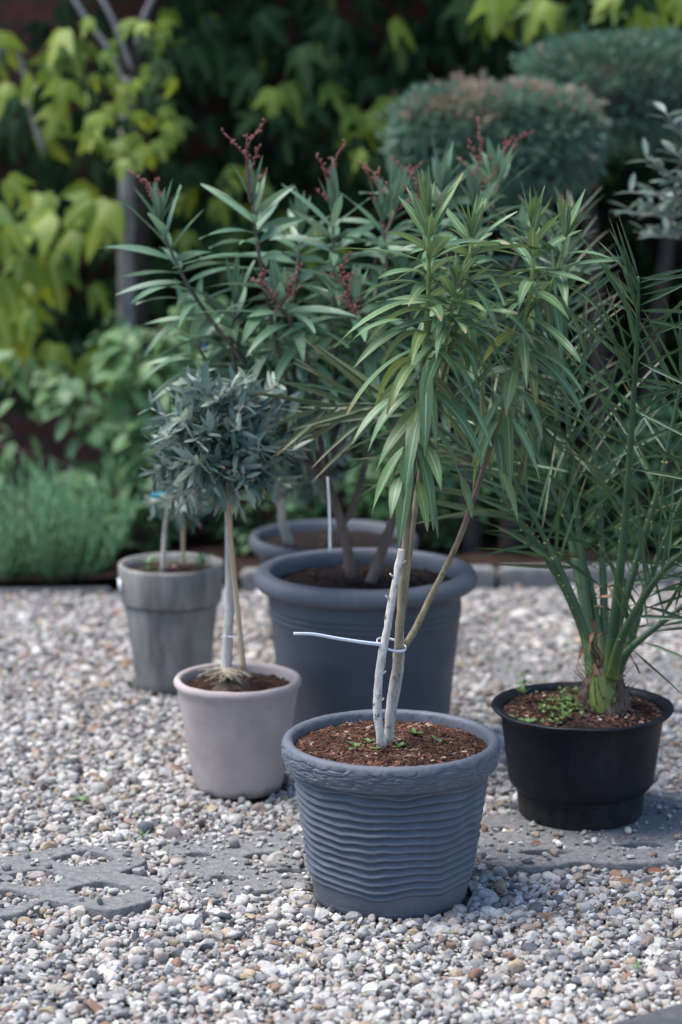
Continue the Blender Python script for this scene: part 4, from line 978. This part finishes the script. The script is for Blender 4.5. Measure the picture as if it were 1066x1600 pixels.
def creeper():
    o = thing('creeper', 'dense lobed leaf creeper covering the brick wall, sunlit yellow green on the left', 'creeper', (-.6, 8.0, 0)); rs = random.Random(77)
    mb = MB()
    for i in range(2050):                       # on the wall
        x = rs.uniform(-2.0, 2.3); z = rs.uniform(.30, 2.1)
        if x < -.55 and z < .5 and rs.random() < .85: continue
        if x < -.55 and z > 1.38 and rs.random() < .7: continue
        y = 8.05 - abs(rs.gauss(0, .09)) - (.10 if x < -.4 else 0) * rs.random()
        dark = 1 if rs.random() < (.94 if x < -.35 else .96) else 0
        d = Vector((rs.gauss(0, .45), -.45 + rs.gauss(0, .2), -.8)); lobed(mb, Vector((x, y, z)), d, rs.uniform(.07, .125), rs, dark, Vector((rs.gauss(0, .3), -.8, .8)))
    cl = [  # sprays standing out from the wall: px box, depth, count, leaf size, share of leaves coloured as shaded
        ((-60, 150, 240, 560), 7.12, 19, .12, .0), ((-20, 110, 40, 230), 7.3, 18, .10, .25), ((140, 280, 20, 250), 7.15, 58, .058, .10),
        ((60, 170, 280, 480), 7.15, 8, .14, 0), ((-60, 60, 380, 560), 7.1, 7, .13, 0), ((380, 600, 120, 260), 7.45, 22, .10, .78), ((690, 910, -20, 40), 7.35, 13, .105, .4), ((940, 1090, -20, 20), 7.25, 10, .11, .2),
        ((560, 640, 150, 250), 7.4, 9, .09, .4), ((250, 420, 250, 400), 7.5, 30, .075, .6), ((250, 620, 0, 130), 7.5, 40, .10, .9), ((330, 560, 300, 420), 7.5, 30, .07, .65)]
    for (x0, x1, y0, y1), Y, n, sz, dk in cl:
        for i in range(n):
            b = P(rs.uniform(x0, x1), rs.uniform(y0, y1), Y + rs.uniform(-.12, .25))
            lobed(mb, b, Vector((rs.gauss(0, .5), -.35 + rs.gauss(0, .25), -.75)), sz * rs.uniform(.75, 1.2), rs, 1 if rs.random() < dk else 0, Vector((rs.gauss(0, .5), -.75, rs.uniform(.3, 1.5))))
    local(o, mb).build('leaves', [M['creeper_leaf'], M['shaded_leaf_tone']], o)
    for k, (pts, r) in enumerate((([(200, 800), (198, 620), (197, 420), (199, 250), (194, 120)], .027), ([(222, 790), (221, 600), (222, 430), (222, 250), (214, 60)], .020))):
        mb = MB(); tube(mb, smooth_path(PP(pts, 7.42 + .05 * k), 40), r, r * .86, 12, 0, bump=.25); local(o, mb).build('trunk', M['vine_bark' if k == 0 else 'dark_bark'], o)  # sunlit and shaded stem told apart by bark colour
    mb = MB()
    for pts in ([(194, 130), (172, 80), (135, 30), (105, -20), (80, -60)], [(205, 110), (180, 40), (150, -20), (140, -60)], [(214, 70), (225, 25), (245, -20), (250, -60)], [(70, 240), (50, 180), (30, 90), (-20, 40)]):
        tube(mb, smooth_path(PP(pts, 7.42), 14), .010, .007, 7, 0, bump=.2)
    local(o, mb).build('branches', M['vine_bark'], o)
creeper()
# paler climbing vine low on the wall and up the creeper trunk
def vine():
    o = thing('climbing_vine', 'pale green small leaved vine trailing round the creeper trunk foot over red bricks', 'vine', tuple(P(200, 780, 7.2))); rs = random.Random(12); mb, mt = MB(), MB()
    runs = [([(240, 760), (225, 650), (200, 560), (180, 500)], 130), ([(235, 720), (160, 640), (90, 600), (20, 560)], 80), ([(240, 800), (190, 720), (140, 660), (90, 590), (60, 610)], 66), ([(250, 800), (240, 700), (262, 600), (290, 520), (330, 470)], 80), ([(250, 800), (150, 745), (70, 715), (-20, 690)], 22), ([(270, 640), (340, 560), (420, 520)], 40), ([(215, 560), (240, 520), (300, 500)], 30)]
    for pts, n in runs:
        path = smooth_path(PP(pts, 6.95, 7.1), 30); tube(mt, path, .004, .002, 5, 0)
        for i in range(n):
            p = path[rs.randrange(31)] + Vector((rs.gauss(0, .035), rs.gauss(0, .05), rs.gauss(0, .035))); a = rs.uniform(0, 6.28)
            leaf(mb, p, (math.cos(a), -.5, rs.uniform(-1, .2)), rs.uniform(.045, .085), rs.uniform(.03, .05), .6, .15, 5, oval, rs.uniform(-.5, .5), rs.random(), 0)
    local(o, mt).build('stem', M['brown_bark'], o); local(o, mb).build('foliage', M['vine_leaf'], o)
vine()

# ------------------------------------------------------------------ clipped yews
def yew(label, c, rx, ry, rz, seed, n, brown, bottom):
    o = thing('clipped_yew', label, 'clipped yew', (c.x, c.y, 0.0), 'clipped cushions of yew'); rs = random.Random(seed); mb = MB()
    for i in range(n):
        u = rs.uniform(-1, 1); a = rs.random() * 6.283; r = math.sqrt(1 - u * u); v = Vector((r * math.cos(a), r * math.sin(a), u))
        v *= (abs(v.x) ** 3.2 + abs(v.y) ** 3.2 + abs(v.z) ** 3.2) ** (-1 / 3.2); q = rs.uniform(.70, 1.0) ** .6
        bumpy = 1 + .07 * noise.noise(v * 3.2 + Vector((seed, 0, 0))) + .06 * noise.noise(v * 8)
        p = Vector((c.x + v.x * rx * q * bumpy, c.y + v.y * ry * q * bumpy, c.z + v.z * rz * q * bumpy))
        nb = noise.noise(Vector((p.x * 7, p.y * 7, p.z * 12 + seed)))
        pb = brown * max(0, (v.z - .35)) * 2.6 * (1 if nb > -.05 else .25) + (.35 * brown if v.x > .75 and nb > .1 else 0)
        mi = 1 if rs.random() < pb else 0
        if rs.random() < .02: p = p + v * .03
        d = (v + Vector((rs.uniform(-1, 1), rs.uniform(-1, 1), rs.uniform(-.6, 1))) * .8).normalized(); rnd = rs.random()
        for k in range(4):
            dd = (d + Vector((rs.uniform(-1, 1), rs.uniform(-1, 1), rs.uniform(-1, 1))) * .55).normalized()
            leaf(mb, p, dd, rs.uniform(.018, .036), .0075, .1, .1, 2, needle, rs.uniform(-1.5, 1.5), rnd, mi)
    local(o, mb).build('crown', [M['yew_leaf'], M['yew_brown']], o)
    mb = MB(); lathe(mb, [(.01, c.z - rz * .75), (rx * .4, c.z - rz * .6), (rx * .5, c.z), (rx * .4, c.z + rz * .5), (.01, c.z + rz * .55)], 18, 0, c.x, c.y, 0, disp=lambda a, r, z, j: (0, 0)); 
    for s in (-1, 1): tube(mb, smooth_path([Vector((c.x + s * .05, c.y + .05, -.03)), Vector((c.x + s * .09, c.y + .03, c.z * .5)), Vector((c.x + s * .16, c.y, c.z - rz * .4))], 14), .03, .018, 9, 0, bump=.2)
    local(o, mb).build('trunk', M['dark_bark'], o)
yc = P(775, 225, 6.85); yew('clipped yew cushion with brown scorched top standing lower and nearer', Vector((yc.x, 6.85, 1.20)), .285, .21, .152, 3, 8500, .50, 0)
yc = P(990, 165, 7.22); yew('clipped yew cushion standing higher at the right edge', Vector((yc.x, 7.22, 1.325)), .33, .26, .165, 6, 8500, .05, 0)

# dark hedge under and behind the yews
def shrub(label, c, rx, ry, rz, n, mat, lf, wd, seed, name='shrub', cat='shrub', group=None, droop=.5, shape=oval, base=None, e=1.0, rib=4):
    o = thing(name, label, cat, (c.x, c.y, 0.0), group); rs = random.Random(seed); mb, mt = MB(), MB()
    foot = base or Vector((c.x, c.y, -.02))
    for i in range(n):
        u = rs.uniform(-.6, 1); a = rs.random() * 6.283; r = math.sqrt(max(0, 1 - u * u)); q = rs.uniform(.35, 1.05) ** .6
        v = Vector((r * math.cos(a), r * math.sin(a), u)); p = Vector((c.x + v.x * rx * q, c.y + v.y * ry * q, c.z + v.z * rz * q))
        if p.z < .03: continue
        s = foot.lerp(p, .45) + Vector((rs.uniform(-1, 1), rs.uniform(-1, 1), 0)) * .02
        if i % 3 == 0: tube(mt, smooth_path([foot + Vector((rs.uniform(-.03, .03), rs.uniform(-.03, .03), 0)), s, p], 5), .004, .0015, 5, 0)
        for k in range(rib):
            an = rs.random() * 6.283; el = rs.uniform(-.4, 1.0); d = (Vector((math.cos(an), math.sin(an), el)) + v * .6).normalized()
            leaf(mb, p, d, lf * rs.uniform(.65, 1.15), wd * rs.uniform(.8, 1.15), droop * rs.uniform(.3, 1.3), .2, 5, shape, rs.uniform(-.5, .5), rs.random(), 0)
    local(o, mt).build('stems', M['brown_bark'], o); local(o, mb).build('foliage', M[mat], o); return o
bedg = 'leafy shrubs in the bed along the wall'
for i, (px, Y, z, rx, rz, n, lf, wd, lab) in enumerate(((200, 6.95, .10, .17, .20, 150, .055, .03, 'low leafy shrub between the lavender and the weathered planter'), (420, 6.95, .12, .20, .16, 170, .06, .028, 'low green shrub seen between the olive crown and the largest pot'), (640, 7.0, .14, .2, .2, 150, .07, .03, 'dark green shrub behind the oleander stems'), (830, 7.1, .12, .2, .19, 150, .075, .035, 'low broad leaved shrub just left of the palm fronds'), (1030, 6.95, .16, .2, .26, 220, .07, .03, 'green shrub behind the palm at the right edge'), (330, 7.2, .32, .2, .3, 170, .07, .035, 'taller green shrub behind the round olive crown'), (560, 7.4, .4, .25, .34, 200, .08, .03, 'tall dark shrub behind the oleander with red stalks'))):
    c = P(px, 800, Y); shrub(lab, Vector((c.x, Y, z)), rx, .16, rz, n, 'bed_leaf' if i != 0 else 'vine_leaf', lf, wd, 200 + i, group=bedg)
hg = 'dark evergreens under the yews'
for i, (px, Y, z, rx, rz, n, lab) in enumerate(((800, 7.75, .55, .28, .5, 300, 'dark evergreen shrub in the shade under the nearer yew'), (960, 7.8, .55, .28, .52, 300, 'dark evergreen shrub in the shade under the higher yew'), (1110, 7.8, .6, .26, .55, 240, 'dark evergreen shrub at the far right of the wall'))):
    c = P(px, 800, Y); shrub(lab, Vector((c.x, Y, z)), rx, .2, rz, n, 'shaded_leaf_tone', .08, .035, 300 + i, group=hg)  # shade below the yews deepened through the leaf colour
# grey green shrub reaching in from the right
def right_shrub():
    o = thing('shrub', 'pale grey green shrub reaching in from the right edge above the palm', 'shrub', (.98, 5.5, 0)); rs = random.Random(71); mb, mt = MB(), MB()
    tube(mt, smooth_path([Vector((1.0, 5.5, -.02)), Vector((.99, 5.52, .5)), Vector((.95, 5.5, 1.0)), Vector((.90, 5.5, 1.35))], 20), .02, .010, 10, 0, bump=.2)
    tips = [(985, 335), (1000, 365), (1030, 370), (1040, 175), (1010, 245), (985, 300), (1055, 240), (1060, 300), (1075, 350), (1090, 200), (1120, 260), (1040, 330), (1150, 180), (1110, 330), (1170, 300), (1050, 200), (1030, 270), (975, 330)]
    for a, b in tips:
        e = P(a, b, 5.5 + rs.uniform(-.1, .1)); s = Vector((.93, 5.5, 1.02 + rs.uniform(0, .2)))
        path = smooth_path([s, s.lerp(e, .5) + Vector((0, rs.uniform(-.03, .03), -.025)), e], 14); tube(mt, path, .0045, .0018, 6, 0)
        for k in range(20):
            t = .4 + .6 * k / 19; x = t * 14; j = min(13, int(x)); p = path[j].lerp(path[j + 1], x - j); an = k * 2.4 + rs.uniform(-.4, .4); el = rs.uniform(-.1, 1.2)
            leaf(mb, p, (math.cos(an), math.sin(an), el), rs.uniform(.045, .07), rs.uniform(.013, .02), .35, .2, 5, oval, rs.uniform(-.6, .6), rs.random(), 0)
    local(o, mt).build('stems', M['grey_bark'], o); local(o, mb).build('foliage', M['shrub_leaf'], o)
right_shrub()
# lavender
def lavender(label, px, seed, n, rx):
    c = P(px, 800, 6.72); o = thing('lavender', label, 'lavender', (c.x, 6.72, .02), 'lavender bushes on the left of the bed'); rs = random.Random(seed); mb = MB()
    for i in range(n):
        a = rs.random() * 6.283; q = math.sqrt(rs.random()); b = Vector((c.x + rx * .6 * q * math.cos(a), 6.64 + .13 * q * math.sin(a), .0)); lean = Vector((math.cos(a) * q * .6 + rs.gauss(0, .12), math.sin(a) * q * .4, 1)).normalized(); h = rs.uniform(.13, .35) * (1 - .25 * q * rs.random())
        path = [b, b + lean * h * .5, b + (lean + Vector((0, 0, .2))).normalized() * h]
        tube(mb, path, .0014, .0008, 4, 0)
        for k in range(16):
            t = .02 + .98 * k / 16; p = path[0].lerp(path[1], t * 2) if t < .5 else path[1].lerp(path[2], t * 2 - 1); an = k * 2.2 + rs.random()
            leaf(mb, p, (math.cos(an) * .6, math.sin(an) * .6, 1), rs.uniform(.024, .045), .0062, .1, .2, 3, needle, 0, rs.random(), 0)
    local(o, mb).build('foliage', M['lavender_leaf'], o)
lavender('lavender bush leftmost, cut by the left edge', 10, 1, 150, .2); lavender('lavender bush nearer the weathered planter', 105, 2, 150, .19)
